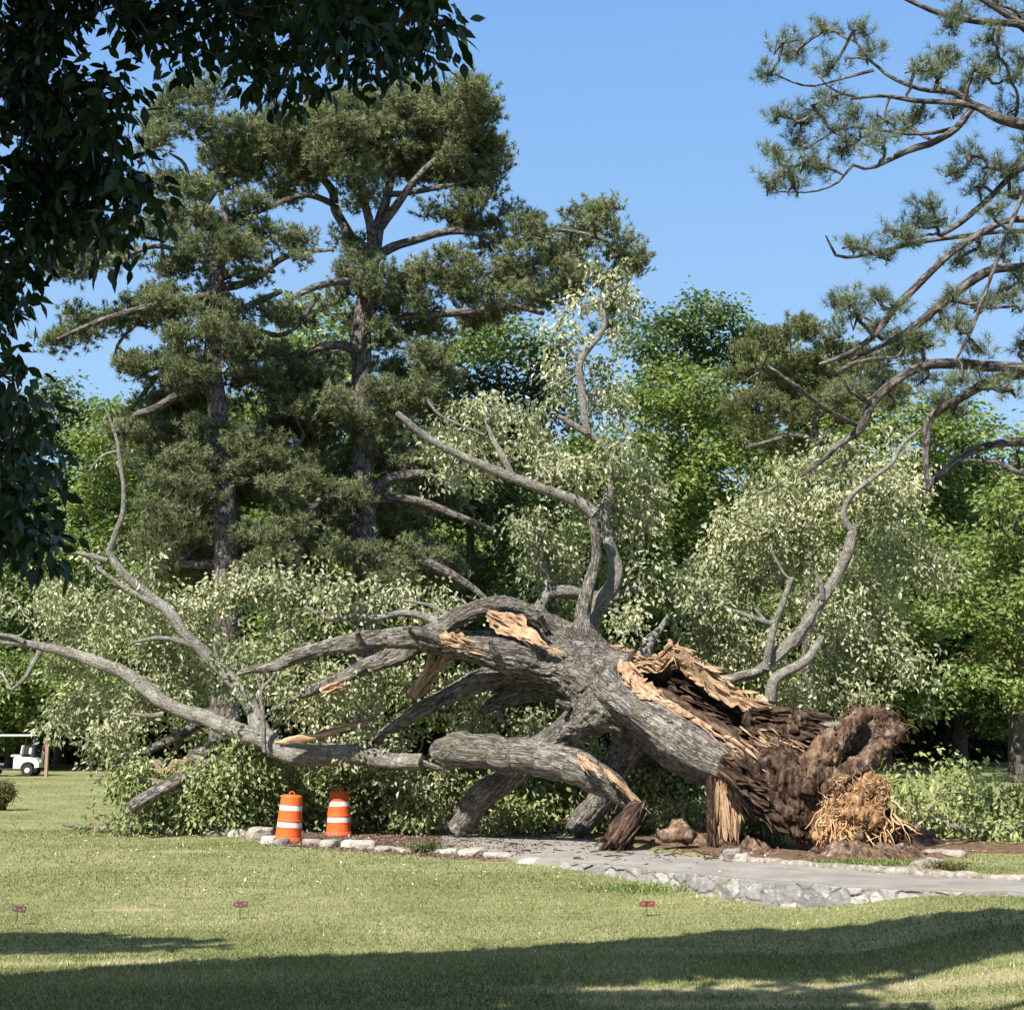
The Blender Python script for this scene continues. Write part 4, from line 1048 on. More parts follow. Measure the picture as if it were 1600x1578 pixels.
# foliage of the oak: blobs px,py,rx,ry,depth,density
def blob_leaves(acc, tw, blobs, nodes, nr, rng, mode='oak', gap=-.27, dens=1.0, per=20, L=.12, spread=.17, thick=.8, tw_r=.006, depth_j=.5, keep=1):
    allc = []; cent = []
    for b in blobs:
        px, py, rx, ry = b[:4]; D = b[4] if len(b) > 4 and b[4] else 27.6; dn = b[5] if len(b) > 5 else 1
        s = D/F; R_ = np.array([rx*s, max(rx, ry)*s*thick, ry*s])
        c_ = P(px, py, D+rng.normal()*depth_j)
        n_ = max(3, int(dens*dn*rx*ry*s*s*105))
        cc = c_+np.clip(rng.normal(size=(n_, 3)), -2.1, 2.1)*R_*.5
        cc[:, 2] -= .10*R_[2]*rng.random(n_)**2*2
        allc.append(cc[vnoise(cc*np.array([1.3, 1.3, 1.7]), 41) > gap]); cent.append(c_)
    cc = np.concatenate(allc)
    if nodes is not None:
        connect(tw, nodes, nr, np.array(cent), rng, r_tip=.014, r_max=.05, sides=5, wob=.1, k_mid=4)
        nb = np.array(cent)
        sel = cc[rng.random(len(cc)) < .16*keep]
        # fine twigs from blob centres
        for p in sel:
            j = int(np.argmin(np.linalg.norm(nb-p, axis=1))); a0 = nb[j]
            mid = (a0+p)/2+rng.normal(size=3)*.06
            tube(tw, np.array([a0, mid, p]), [tw_r*1.6, tw_r*1.2, tw_r*.6], 3, spline=False, cap=False)
    if mode == 'oak': oak_leaves(acc, cc, rng, per, spread, L)
    return cc
rg = np.random.default_rng(21)
oak_top = [(945, 440, 42, 20), (905, 472, 38, 24), (880, 522, 42, 20), (868, 570, 38, 32), (905, 560, 45, 30), (960, 528, 32, 22), (978, 470, 22, 26), (862, 598, 32, 22), (950, 620, 38, 34), (905, 640, 28, 26), (978, 655, 28, 26), (940, 590, 30, 24),
 (760, 645, 55, 24), (808, 640, 45, 30), (833, 682, 36, 32), (722, 655, 40, 22), (705, 730, 36, 26), (775, 700, 46, 32), (852, 722, 36, 30), (742, 745, 30, 22), (690, 700, 25, 20),
 (900, 742, 55, 36), (972, 722, 55, 36), (1000, 765, 48, 34), (872, 792, 48, 38), (960, 800, 46, 34), (845, 848, 48, 38), (835, 898, 42, 34), (893, 870, 30, 44), (1000, 820, 30, 30), (1010, 720, 26, 22), (880, 920, 34, 26), (980, 960, 34, 28), (1000, 900, 26, 30, 28.4, .6), (815, 820, 22, 22), (1030, 745, 20, 20)]
oak_right = [(1200, 770, 46, 32), (1258, 742, 56, 40), (1335, 705, 52, 34), (1395, 702, 42, 40), (1298, 780, 70, 48), (1205, 822, 64, 48), (1128, 858, 50, 42), (1100, 920, 56, 50), (1180, 905, 80, 62), (1268, 860, 70, 58), (1375, 780, 52, 58), (1400, 850, 48, 50), (1350, 920, 62, 56), (1278, 985, 74, 56), (1105, 1000, 60, 44), (1180, 1000, 66, 46), (1062, 950, 34, 40), (1350, 1010, 62, 48), (1420, 925, 46, 48), (1405, 1035, 48, 44), (1300, 1075, 64, 38), (1365, 1090, 44, 32), (1455, 880, 38, 40), (1435, 1118, 36, 18, 27, .8), (1430, 760, 30, 40), (1280, 930, 60, 40), (1240, 1080, 50, 36), (1155, 800, 34, 26), (1390, 980, 50, 40), (1085, 965, 34, 40), (1310, 1130, 50, 26, 28.6), (1160, 1130, 50, 30, 28.8, .7)]
oak_low = [(540, 932, 52, 30, 28), (600, 932, 44, 28, 28), (700, 940, 54, 22, 28), (640, 955, 46, 22, 28), (505, 960, 42, 26, 28), (735, 955, 36, 20, 28.2), (560, 960, 50, 22, 28.2),
 (500, 1085, 72, 46, 28.2), (580, 1100, 62, 44, 28.2), (560, 1155, 62, 36, 28), (680, 1135, 56, 36, 28.2), (745, 1130, 60, 40, 28.2), (650, 1185, 74, 40, 27.6), (830, 1112, 40, 34, 28.5), (720, 1075, 44, 34, 28.4), (640, 1060, 50, 40, 28.4), (560, 1060, 50, 30, 28.3), (800, 1135, 42, 30, 28.2, .8), (890, 1065, 34, 24, 28.6)]
oak_shade = [(1050, 1215, 50, 38, 28.6), (1080, 1270, 46, 32, 28.4), (985, 1235, 44, 36, 29), (860, 1255, 50, 34, 29), (800, 1268, 50, 26, 28.6), (1030, 1165, 40, 36, 29), (900, 1200, 50, 40, 29.4), (860, 1180, 50, 40, 29.4), (1180, 1290, 26, 26, 25.0), (1195, 1305, 22, 14, 24.8), (1130, 1170, 60, 30, 29.5), (950, 1290, 60, 18, 28.6), (760, 1190, 60, 40, 29.5), (1200, 1240, 60, 40, 29.5), (1260, 1190, 60, 40, 30)]
a = Acc(); tw = Acc()
blob_leaves(a, tw, [(*b[:4], 28.2 if k_ % 4 else 27.3, b[5] if len(b) > 5 else 1) for k_, b in enumerate(oak_top)], nodes, nr, rg, per=24, dens=.95, spread=.135)
tag(a.build('crown', M['leaf_oak'], oak), 'wilted pale silvery green leaves high on the upright limbs')
a2 = Acc(); blob_leaves(a2, tw, [(*b[:4], (29.6 if k_ % 5 else 28.9), b[5] if len(b) > 5 else 1) for k_, b in enumerate(oak_right)], nodes, nr, rg, per=24, dens=.9, spread=.135)
tag(a2.build('crown', M['leaf_oak'], oak), 'broad mass of drooping pale leaves behind the trunk on the right')
a3 = Acc(); blob_leaves(a3, tw, oak_low, nodes, nr, rg, per=22, dens=1.0, spread=.14)
a3.build('crown', M['leaf_oak'], oak)
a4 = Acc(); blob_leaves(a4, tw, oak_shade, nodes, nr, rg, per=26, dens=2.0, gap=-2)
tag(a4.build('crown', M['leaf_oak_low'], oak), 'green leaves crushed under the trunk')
tw.build('twigs', M['bark_pale'], oak)

# ================================================================== THE BROKEN LIMB LYING IN FRONT
lg = GT(700, 1300)
bl = thing('broken_limb', (lg[0], 26.2, hp(lg[0], 26.2)), 'long snapped oak limb lying in front of the tree, forking up at the left', 'broken limb')
BL = [
 ('limb', 'thick dark limb section splintered at its right end', 'bark_oak', [(1005, 1266, 8, 24.9), (985, 1252, 15, 25.0), (955, 1232, 22, 25.1), (922, 1212, 28, 25.3), (885, 1196, 30, 25.5), (840, 1186, 30, 25.7), (790, 1180, 31, 25.9), (745, 1174, 31, 26.1), (712, 1170, 31, 26.3), (692, 1174, 27, 26.45), (682, 1182, 20, 26.55)]),
 ('limb', 'pale middle length of the limb', 'bark_pale', [(660, 1190, 18, 26.9), (620, 1188, 18, 27.1), (570, 1180, 20, 27.3), (520, 1178, 22, 27.4), (475, 1180, 22, 27.5), (440, 1172, 20, 27.6), (410, 1158, 20, 27.7), (370, 1142, 19, 27.7), (320, 1122, 17, 27.8), (275, 1108, 16, 27.8), (235, 1082, 15, 27.9), (200, 1055, 14, 28.0), (150, 1035, 12, 28.0), (90, 1015, 10, 28.1), (40, 1005, 8, 28.2), (-15, 1002, 6, 28.2)]),
 ('limb', 'pale limb rising to the upper left', 'bark_pale', [(425, 1165, 20, 27.7), (402, 1135, 17, 27.8), (392, 1105, 14, 27.9), (372, 1075, 13, 27.9), (340, 1042, 12, 28.0), (310, 1010, 11, 28.0), (285, 985, 10, 28.0), (262, 955, 10, 28.0), (225, 925, 8, 28.0), (195, 898, 8, 28.0), (175, 872, 7, 28.0), (168, 858, 6, 28.0)]),
 ('branch', 'bare white branch standing above the leaves', 'bark_pale', [(170, 862, 6, 28), (182, 830, 5, 28), (192, 800, 4.5, 28), (193, 760, 4, 28), (188, 725, 4, 28), (183, 690, 3, 28), (172, 655, 2.5, 28), (163, 635, 1.5, 28)]),
 ('branch', None, 'bark_pale', [(168, 876, 5, 28), (140, 868, 4, 28), (95, 858, 3, 28)]),
 ('branch', None, 'bark_pale', [(183, 705, 3, 28), (160, 712, 2, 28), (140, 735, 1.5, 28)]),
 ('branch', None, 'bark_pale', [(262, 955, 6, 28), (225, 935, 5.5, 27.9), (190, 915, 4.5, 27.9), (150, 885, 3, 27.9)]),
 ('branch', None, 'bark_pale', [(305, 1010, 6, 28), (275, 1000, 5, 27.9), (245, 997, 4, 27.8), (210, 1003, 3, 27.8)]),
 ('branch', None, 'bark_pale', [(342, 1040, 4, 28), (338, 1020, 3, 28), (334, 1005, 2, 28)]),
 ('branch', 'thin pale upright branch in front of the leaves', 'bark_pale', [(413, 1175, 4, 27.3), (411, 1120, 3.8, 27.3), (408, 1080, 3.5, 27.3), (425, 1060, 3, 27.3), (438, 1035, 2.5, 27.3), (446, 1022, 2, 27.3)]),
 ('branch', None, 'bark_pale', [(408, 1082, 2.5, 27.3), (402, 1060, 2, 27.3), (398, 1040, 1.5, 27.3)]),
 ('branch', None, 'bark_pale', [(62, 1018, 5, 28.1), (50, 1040, 5, 28.0), (40, 1058, 4, 28), (18, 1078, 3, 28)]),
 ('branch', None, 'bark_pale', [(38, 1003, 5, 28.1), (20, 995, 4, 28.1), (-10, 990, 3, 28.1)]),
 ('branch', None, 'bark_pale', [(255, 1116, 5, 27.7), (230, 1118, 4, 27.6), (205, 1115, 3, 27.6)]),
 ('limb', 'dark limb curving low under the pale one', 'bark_oak', [(400, 1170, 16, 28.3), (370, 1168, 15, 28.3), (335, 1170, 14, 28.3), (300, 1182, 10, 28.3), (330, 1200, 9, 28.1), (310, 1215, 10, 28.0)]),
 ('branch', None, 'bark_oak', [(300, 1135, 8, 28.6), (280, 1150, 7, 28.5), (240, 1168, 7, 28.4), (205, 1185, 6, 28.3), (178, 1198, 6, 28.2)]),
 ('branch', None, 'bark_oak', [(305, 1130, 8, 28.6), (285, 1155, 7, 28.6), (270, 1175, 7, 28.6), (258, 1192, 6, 28.6)]),
 ('branch', 'grey cut log end poking out of the leaves low on the left', 'bark_oak', [(290, 1215, 12, 27.9), (262, 1228, 12, 27.6), (232, 1244, 12, 27.3), (204, 1262, 12, 27.1)]),
]
def girth(k_, x):
    if k_ == 0: return .86
    if k_ == 1: return .74
    if k_ == 2: return .84
    return .9
BL = [(nm, lb, mt, [(x, y, r*girth(k_, x), D) for x, y, r, D in pts]) for k_, (nm, lb, mt, pts) in enumerate(BL)]
nodes2 = []; nr2 = []
for k_, (nm, lb, mt, pts) in enumerate(BL):
    a = Acc(); q = np.array([[*P(x, y, D), r*D/F] for x, y, r, D in pts])
    if nm == 'limb':
        q = resample(q, len(pts)*6); w_ = np.stack([vnoise(np.column_stack([np.arange(len(q))*.3, np.full(len(q), k_*7.), np.full(len(q), c_*3.)]), 5) for c_ in range(3)], 1)
        q[:, :3] += w_*q[:, 3:4]*.12; q[:, 3] *= 1+.05*vnoise(np.column_stack([np.arange(len(q))*.45, np.full(len(q), k_*5.), np.zeros(len(q))]), 6)
    tube(a, q[:, :3], q[:, 3], 28 if k_ == 0 else 14 if nm == 'limb' else 8, .05 if k_ == 0 else .08, .16, seed=k_+40)
    tag(a.build(nm, M[mt], bl, smooth_=True), lb)
    s_ = skel(pts); nodes2 += list(s_[:, :3]); nr2 += list(s_[:, 3])
def patch2(*a_, **k):
    o = patch(*a_, par=bl, **k); o.parent = bl; o.matrix_parent_inverse = bl.matrix_world.inverted(); return o
patch2([(902, 1176, 24.95), (915, 1185, 24.85), (922, 1192, 24.8)], [(903, 1187, 24.8), (910, 1193, 24.75), (918, 1197, 24.75)], 'torn_wood', M['torn'], 61, None, .02)
patch2([(940, 1196, 24.75), (960, 1212, 24.7), (980, 1232, 24.72), (998, 1250, 24.8)], [(944, 1206, 24.68), (962, 1224, 24.6), (980, 1242, 24.65), (1000, 1260, 24.7)], 'torn_wood', M['torn'], 62, 'orange tan strip of torn wood on top of the right end', .03)
a = Acc(); q = C([(430, 1160, 27.0), (465, 1156, 26.95), (500, 1150, 26.95), (545, 1135, 27.0)]); tube(a, q, [.03, .07, .06, .02], 10, .04, .5)
shards(a, 45, lambda t: q[0]*(1-t)+q[3]*t, nrm(q[3]-q[0]), .5, .04, rg, .1)
tag(a.build('torn_wood', M['torn'], bl, smooth_=True), 'long tan peeled sliver above the limb')
left_top = [(55, 945, 34, 26, 28.4, .6), (115, 950, 56, 42), (195, 945, 56, 46), (128, 1020, 56, 46), (228, 1010, 68, 56), (318, 932, 50, 40), (392, 925, 44, 40), (445, 918, 50, 36), (430, 975, 52, 40), (335, 990, 58, 46), (385, 1050, 60, 44), (160, 1090, 66, 50), (100, 1110, 40, 36), (240, 1085, 66, 50), (310, 1075, 50, 42), (180, 1150, 50, 28), (150, 875, 34, 20, 28.2, .5), (275, 950, 30, 26), (150, 740, 24, 24, 28.1, .35), (20, 935, 24, 20, 28.4, .5), (480, 1010, 40, 30), (440, 1120, 36, 26), (5, 1060, 20, 16, 28.4, .4), (155, 1180, 26, 20), (90, 905, 40, 25, 28.3, .5), (230, 885, 30, 22, 28.3, .5), (270, 1140, 40, 30, 28.4)]
left_low = [(222, 1222, 40, 36, 28), (255, 1250, 50, 34, 27.6), (345, 1215, 60, 46, 28), (430, 1215, 60, 42, 27.9), (520, 1215, 60, 44, 27.8), (600, 1235, 66, 46, 27.5), (678, 1238, 58, 44, 27.3), (335, 1272, 66, 28, 27.5), (440, 1270, 60, 26, 27.8), (560, 1270, 74, 28, 27.4), (640, 1280, 46, 20, 27.2), (195, 1286, 44, 12, 27.2), (320, 1240, 50, 36, 28.3), (480, 1250, 50, 34, 28.3), (380, 1190, 50, 30, 28.3), (720, 1215, 30, 28, 27.3), (280, 1290, 50, 12, 27.1), (380, 1288, 40, 12, 27.3), (210, 1195, 26, 22, 28.2), (760, 1230, 20, 18, 27.5, .7), (400, 1245, 50, 30, 28), (550, 1225, 50, 40, 28.2)]
a = Acc(); tw = Acc()
blob_leaves(a, tw, [(*b[:4], 29.3 if k_ % 5 else 28.5, b[5] if len(b) > 5 else 1) for k_, b in enumerate(left_top)], nodes2, nr2, rg, per=24, dens=.95, spread=.135)
tag(a.build('crown', M['leaf_oak'], bl), 'drooping pale silvery leaves around the raised left end')
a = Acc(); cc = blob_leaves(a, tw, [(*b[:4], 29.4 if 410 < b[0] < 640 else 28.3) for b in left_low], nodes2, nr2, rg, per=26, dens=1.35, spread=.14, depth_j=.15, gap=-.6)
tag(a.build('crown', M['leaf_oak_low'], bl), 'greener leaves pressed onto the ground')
tw.build('twigs', M['bark_pale'], bl)

# snapped end chunk leaning on the soil
a = Acc(); q = C([(1000, 1262, 24.6), (985, 1280, 24.4), (968, 1302, 24.2), (955, 1322, 24.1)])
tube(a, q, [.17, .20, .20, .15], 16, .04, .45, seed=77); shards(a, 60, lambda t: q[0]+(q[3]-q[0])*t+rg.normal(size=3)*.12, nrm(q[3]-q[0]), .4, .05, rg, .12)
o = a.build('broken_log', M['rot'], smooth_=True); tag(o, 'short dark broken log leaning below the splintered end of the front limb', 'log')

# branch on the right with leaves on the ground
rgp = GT(1480, 1300)
rb = thing('fallen_branch', (rgp[0], 26.3, hp(rgp[0], 26.3)), 'low leafy fallen branch on bare soil right of the root plate', 'fallen branch')
a = Acc()
rs = [(1420, 1290, 5, 27), (1455, 1280, 6, 26.8), (1500, 1292, 7, 26.5), (1540, 1300, 8, 26.3), (1600, 1290, 9, 26.4), (1680, 1270, 12, 26.6)]
q = np.array([[*P(x, y, D), r*D/F] for x, y, r, D in rs]); tube(a, q[:, :3], q[:, 3], 8, .1, .1); a.build('limb', M['bark_pale'], rb, smooth_=True)
s_ = skel(rs); a = Acc(); tw = Acc()
blob_leaves(a, tw, [(1425, 1245, 40, 34, 27), (1475, 1240, 46, 40, 27.2), (1530, 1250, 52, 40, 27.2), (1590, 1250, 46, 42, 27.2), (1490, 1285, 56, 24, 26.8), (1560, 1290, 44, 22, 26.6), (1600, 1300, 36, 20, 26.3), (1440, 1282, 34, 20, 26.9), (1520, 1222, 40, 20, 27.5), (1650, 1260, 46, 40, 27), (1540, 1316, 26, 6, 26, .8), (1420, 1215, 24, 16, 27.3), (1490, 1205, 20, 18, 27.4, .6)],
            list(s_[:, :3]), list(s_[:, 3]), rg, per=20, dens=1.15, L=.13)
a.build('crown', leafmat('fallen_branch_leaf', [(0, (.09, .13, .035)), (.35, (.22, .27, .09)), (.7, (.42, .45, .20)), (1, (.62, .62, .36))], .3), rb); tw.build('twigs', M['bark_pale'], rb)

# soil heaps and clods
def heap(lst, name, label, cat, seed, amp=.07, mat=None, kind=None):
    t = Acc()
    for x, y, r, D in lst:
        v, f = ICO[2]; c_ = P(x, y, D); v2 = v*r*D/F*np.array([1.15, 1, .8])+c_; t.add(v2, f)
    V, Fq, Nn = remesh(t, .035, 2)
    V = V+Nn*(fbm(V*5, 4, seed)*amp+np.abs(fbm(V*13, 2, seed+3))*amp*.5)[:, None]
    a = Acc(); a.add(V, Fq, V.copy()); o = a.build(name, mat or M['soil'], smooth_=True)
    return tag(o, label, cat, kind=kind)
def mound(bumps, name, label, seed, rough=.07):
    """bumps: px, py (on the ground), height, rx, ry in metres; a displaced sheet dying out into the ground"""
    cs = [(GT(px, py)) for px, py, *_ in bumps]
    x0 = min(c_[0]-2.2*b[3] for c_, b in zip(cs, bumps)); x1 = max(c_[0]+2.2*b[3] for c_, b in zip(cs, bumps))
    y0 = min(c_[1]-2.2*b[4] for c_, b in zip(cs, bumps)); y1 = max(c_[1]+2.2*b[4] for c_, b in zip(cs, bumps))
    xs = np.arange(x0, x1, .035); ys = np.arange(y0, y1, .035); X, Y = np.meshgrid(xs, ys); z = np.zeros_like(X)
    for c_, b in zip(cs, bumps): z = np.maximum(z, b[2]*np.exp(-(((X-c_[0])/b[3])**2+((Y-c_[1])/b[4])**2)**1.1))
    q = np.stack([X, Y, X*0], -1); nn_ = fbm(q*5, 5, seed)+.8*np.abs(fbm(q*14, 3, seed+4))
    z = z*(1+.35*fbm(q*2.5, 3, seed+9))+nn_*rough*smooth(z/.12)
    keep = z > .012
    z = z+hgt(X, Y)-.03
    n1_, n2_ = X.shape; a_, b_ = np.meshgrid(np.arange(n1_-1), np.arange(n2_-1), indexing='ij')
    kk = (keep[:-1, :-1] | keep[1:, :-1] | keep[:-1, 1:] | keep[1:, 1:]).ravel(); k0 = (a_*n2_+b_).ravel()[kk]
    V_ = np.stack([X, Y, z], -1).reshape(-1, 3); a = Acc(); Fq_ = np.stack([k0, k0+1, k0+n2_+1, k0+n2_], 1)
    us, inv = np.unique(Fq_, return_inverse=True); a.add(V_[us], inv.reshape(-1, 4))
    rs = np.random.default_rng(seed); 
    for i in range(90):
        b_i = rs.integers(len(bumps)); c_ = cs[b_i]; b = bumps[b_i]; x = c_[0]+rs.normal()*b[3]*.75; y = c_[1]+rs.normal()*b[4]*.75
        ix_ = int(np.clip((x-x0)/.035, 0, n2_-1)); iy_ = int(np.clip((y-y0)/.035, 0, n1_-1)); r_ = .015+.05*rs.random()**3
        v, f = ICO[1]; a.add(v*r_*(1+.4*rs.normal(size=(len(v), 1))*.6)+np.array([x, y, z[iy_, ix_]+r_*.4]), f)
    return tag(a.build(name, M['soil'], smooth_=True), label, 'soil heap')
mound([(1128, 1318, .42, .5, .45), (1085, 1322, .22, .4, .4), (1175, 1326, .22, .4, .4), (1040, 1318, .15, .35, .35), (1005, 1320, .10, .3, .3), (1150, 1336, .18, .35, .25), (1205, 1335, .10, .3, .3), (930, 1305, .05, .5, .3)], 'soil_mound', 'heap of crumbly brown soil at the foot of the standing broken slab', 71)
heap([(1060, 1298, 20, 24.2), (1044, 1303, 15, 24.2), (1070, 1304, 15, 24.1)], 'soil_clod', 'rounded reddish brown clod of earth between the leaning log and the slab', 'clod', 72, .06)
mound([(1300, 1342, .22, .45, .3), (1345, 1343, .30, .5, .35), (1390, 1340, .26, .45, .35), (1425, 1334, .18, .4, .3), (1440, 1318, .2, .35, .4), (1270, 1340, .10, .3, .25), (1380, 1322, .35, .5, .5), (1330, 1325, .35, .5, .4), (1460, 1340, .08, .4, .2)], 'soil_mound', 'soil and root litter heaped under the upended root plate', 73)
# sawn rounds at the far left end of the edging
for i, (x, y, r, l) in enumerate(((174, 1300, 6, 'pale sawn log lying at the left end of the bed edging'), (214, 1299, 6, 'sawn log with orange cut end beside the pale log'), (262, 1296, 8, 'grey lichened log lying under the leaves left of the edging stones'))):
    g = GT(x, y); a = Acc(); L_ = (.3, .25, .45)[i]; rr = r*g[1]/F
    tube(a, np.array([[-L_, .02, 0], [0, 0, .01], [L_, -.03, 0]])+np.array([0, 0, rr*.8]), [rr, rr*1.05, rr], 12, .06, .12)
    o = a.build('log', M['bark_pale'], smooth_=True); e = Acc()
    ph = np.arange(12)*np.pi/6; e.add(np.column_stack([np.full(12, -L_-.028), rr*.9*np.cos(ph)+.02, rr*.9*np.sin(ph)+rr*.8]), [list(range(11, -1, -1))])
    e.build('cut_end', M['torn'], o); o.location = g; o.rotation_euler = (0, 0, .5 if i < 2 else .1); tag(o, l, 'log')
g = GT(125, 1296); a = Acc()
tube(a, np.array([[-.35, -.1, .10], [-.1, 0, .06], [.2, .05, .05], [.6, .1, .06]]), [.015, .03, .035, .03], 7, .08, .2); tube(a, np.array([[-.1, 0, .06], [-.28, .12, .12]]), [.02, .01], 5, .08)
o = a.build('stick', M['bark_pale'], smooth_=True); o.location = g; tag(o, 'bare forked stick poking out onto the lawn at the far left of the leaves', 'stick')

# twigs, bark bits and leaves littered about
rg = np.random.default_rng(17); a = Acc()
for i in range(900):
    z = rg.random()
    if z < .35: px, py = 690+rg.random()*220, 1292+rg.random()**2*45
    elif z < .8: px, py = 900+rg.random()*600, 1325+rg.random()*30-20*(rg.random())
    else: px, py = 400+rg.random()*400, 1290+rg.random()*38
    g = GT(px, py); z0 = max(g[2], ZP if (sdist(np.array([g[0]]), np.array([g[1]]), near_edge)[0] > .1 and sdist(np.array([g[0]]), np.array([g[1]]), far_edge)[0] < 0 and g[0] > near_edge[0, 0]) else -9)+.015
    L_ = .03+.2*rg.random()**3.5; th = rg.random()*np.pi; d = np.array([math.cos(th), math.sin(th), rg.normal()*.15])*L_
    p = np.array([g[0], g[1], z0]); tube(a, np.array([p-d, p+rg.normal(size=3)*L_*.15, p+d]), [.004+.006*rg.random()]*3, 4, spline=False, cap=False)
tag(a.build('twig_litter', M['rot']), 'small twigs and bark bits littered over path, soil and mulch', 'twig litter', kind='stuff')
a = Acc(); n = 26000
poly_pts = []
u1 = rg.random(n); u2 = rg.random(n)
px = 395+430*u1; py = 1285+(1338-1285)*u2
q = np.array([G(x, y, .37) for x, y in zip(px, py)])
k = polyd(q[:, 0], q[:, 1], bed) > -.1; q = q[k]; n = len(q); q[:, 2] = hgt(q[:, 0], q[:, 1])+.03
leaves(a, q, unit(n, rg)*np.array([1, 1, .35]), unit(n, rg)*.5+np.array([0, 0, 1]), .05*(.5+rg.random(n)), .018, rg.random(n))
tag(a.build('mulch', leafmat('mulch_chip', [(0, (.04, .025, .02)), (.5, (.14, .09, .07)), (.85, (.27, .19, .145)), (1, (.5, .40, .32))], 0, .9, .1)), 'reddish brown wood chip mulch around the barrels', 'mulch', kind='stuff')
n = 1100; px = np.where(rg.random(n) < .6, 100+700*rg.random(n), 850+700*rg.random(n)); py = 1310+80*rg.random(n)**3; q = np.array([G(x, y, .33-.0022*max(0, y-1345)) for x, y in zip(px, py)]); q[:, 2] = hgt(q[:, 0], q[:, 1])+.03
onp = (sdist(q[:, 0], q[:, 1], near_edge) > 0) & (sdist(q[:, 0], q[:, 1], far_edge) < 0) & (q[:, 0] > near_edge[0, 0]); q[onp, 2] = ZP+.018
q = q[~(onp & (rg.random(n) < .55))]; n = len(q); a = Acc()
leaves(a, q, unit(n, rg)*np.array([1, 1, .3]), unit(n, rg)*.4+np.array([0, 0, 1]), .06*(.5+rg.random(n)), .03, rg.random(n))
tag(a.build('fallen_leaves', leafmat('dry_fallen_leaf', [(0, (.16, .10, .05)), (.4, (.34, .28, .15)), (.8, (.55, .50, .32)), (1, (.7, .66, .5))], .1)), 'loose pale leaves scattered on lawn and path before the fallen tree', 'fallen leaves', kind='stuff')
# weeds
def weed(px, py, n, h, sp_, label, mat, wide=.012):
    g = GT(px, py); a = Acc(); r = np.random.default_rng(int(px)); 
    base = r.normal(size=(n, 3))*np.array([sp_, sp_*.6, 0]); d = nrm(unit(n, r)*.6+np.array([0, 0, 1]))
    l = h*(.4+.8*r.random(n)); leaves(a, base, d, unit(n, r), l, wide*(.6+r.random(n)), r.random(n))
    leaves(a, base+d*l[:, None]*.6, nrm(unit(n, r)+np.array([0, 0, .5])), unit(n, r), h*.4, wide*2, r.random(n))
    o = a.build('weed', mat); o.location = g; tag(o, label, 'weed', 'weeds along path and wall')
weed(664, 1334, 260, .26, .12, 'dry green weed tuft among the edging stones right of the barrels', M['leaf_olive'] if 'leaf_olive' in M else M['needle_olive'])
weed(1006, 1392, 500, .13, .35, 'bright green clump growing at the foot of the stone wall', M['leaf_bright'])
weed(1318, 1350, 300, .10, .3, 'bright green clump at the edge of the root soil by the kerb', M['leaf_mid'])
weed(1372, 1352, 300, .12, .25, 'green weeds left of the white slab rock', M['leaf_bright'])
weed(1478, 1364, 220, .2, .15, 'brownish scrubby weed on the kerb right of the white slab rock', M['leaf_brown'])
weed(1190, 1308, 420, .35, .2, 'dark green weed sprouting between slab and root plate', M['leaf_mid'], .03)
weed(1420, 1350, 200, .1, .25, 'short grass tuft in front of the white slab rock', M['leaf_mid'])
weed(1085, 1270, 300, .3, .3, 'green sprouts behind the soil heap left of the slab', M['leaf_mid'], .03)

# ================================================================== TREES BEHIND
def broadleaf(label, D, trunk, blobs, mat, seed, dens=1.0, L=.2, per=30, spread=.36, gname=None, nofill=False, name='tree', bark='bark_dark', thick=1.0):
    """trunk: [(px, py, rpx)...] from ground up; blobs: (px, py, rx, ry[, dD])"""
    rng = np.random.default_rng(seed); s = D/F
    g = P(trunk[0][0], 1200, D); g[2] = hp(g[0], g[1])-.1
    t = thing(name, g, label, 'tree', gname)
    pts = [(x, y, r*.7, D+1.5) for x, y, r in trunk]; g[1] += 1.5; g[0] *= 1+1.5/D
    q = np.array([[*P(x, y, D_), r*s] for x, y, r, D_ in pts]); q = np.vstack([[*g, trunk[0][2]*s*1.25], q])
    a = Acc(); tube(a, q[:, :3], q[:, 3], 10, .4, .12, seed=seed); a.build('trunk', M[bark], t, smooth_=True)
    sk = resample(q, 40); tw = Acc(); a = Acc(); allc = []; cen = []
    for b in blobs:
        px, py, rx, ry = b[:4]; dD = b[4] if len(b) > 4 else rng.normal()*1.0
        c_ = P(px, py, D+dD); R_ = np.array([rx*s, max(rx, ry)*s*.8*thick, ry*s])
        nn_ = max(5, int(dens*rx*ry*s*s*16.0)); cen.append(c_)
        allc.append(cloud(c_, R_, nn_, rng, shell=.45))
    connect(tw, sk[5:, :3], sk[5:, 3], np.array(cen), rng, r_tip=.04, r_max=.2, sides=5, wob=.08)
    cc = np.concatenate(allc); nb = np.array(cen)
    for p in cc[rng.random(len(cc)) < .25]:
        j = int(np.argmin(np.linalg.norm(nb-p, axis=1))); tube(tw, np.array([nb[j], (nb[j]+p)/2+rng.normal(size=3)*.1, p]), [.035, .025, .01], 3, spline=False, cap=False)
    decid_leaves(a, cc, rng, per, spread, L)
    a.build('crown', M[mat], t); tw.build('branches', M[bark], t)
    return t
def fillb(x0, x1, y0, y1, n, r0, r1, seed, dj=1.5):
    r = np.random.default_rng(seed); out = []; n = int(n*1.7)
    for i in range(n):
        rr = r0+(r1-r0)*r.random(); out.append((x0+(x1-x0)*r.random(), y0+(y1-y0)*r.random(), rr, rr*.8, r.normal()*dj))
    return out
GW = 'trees at the edge of the wood'
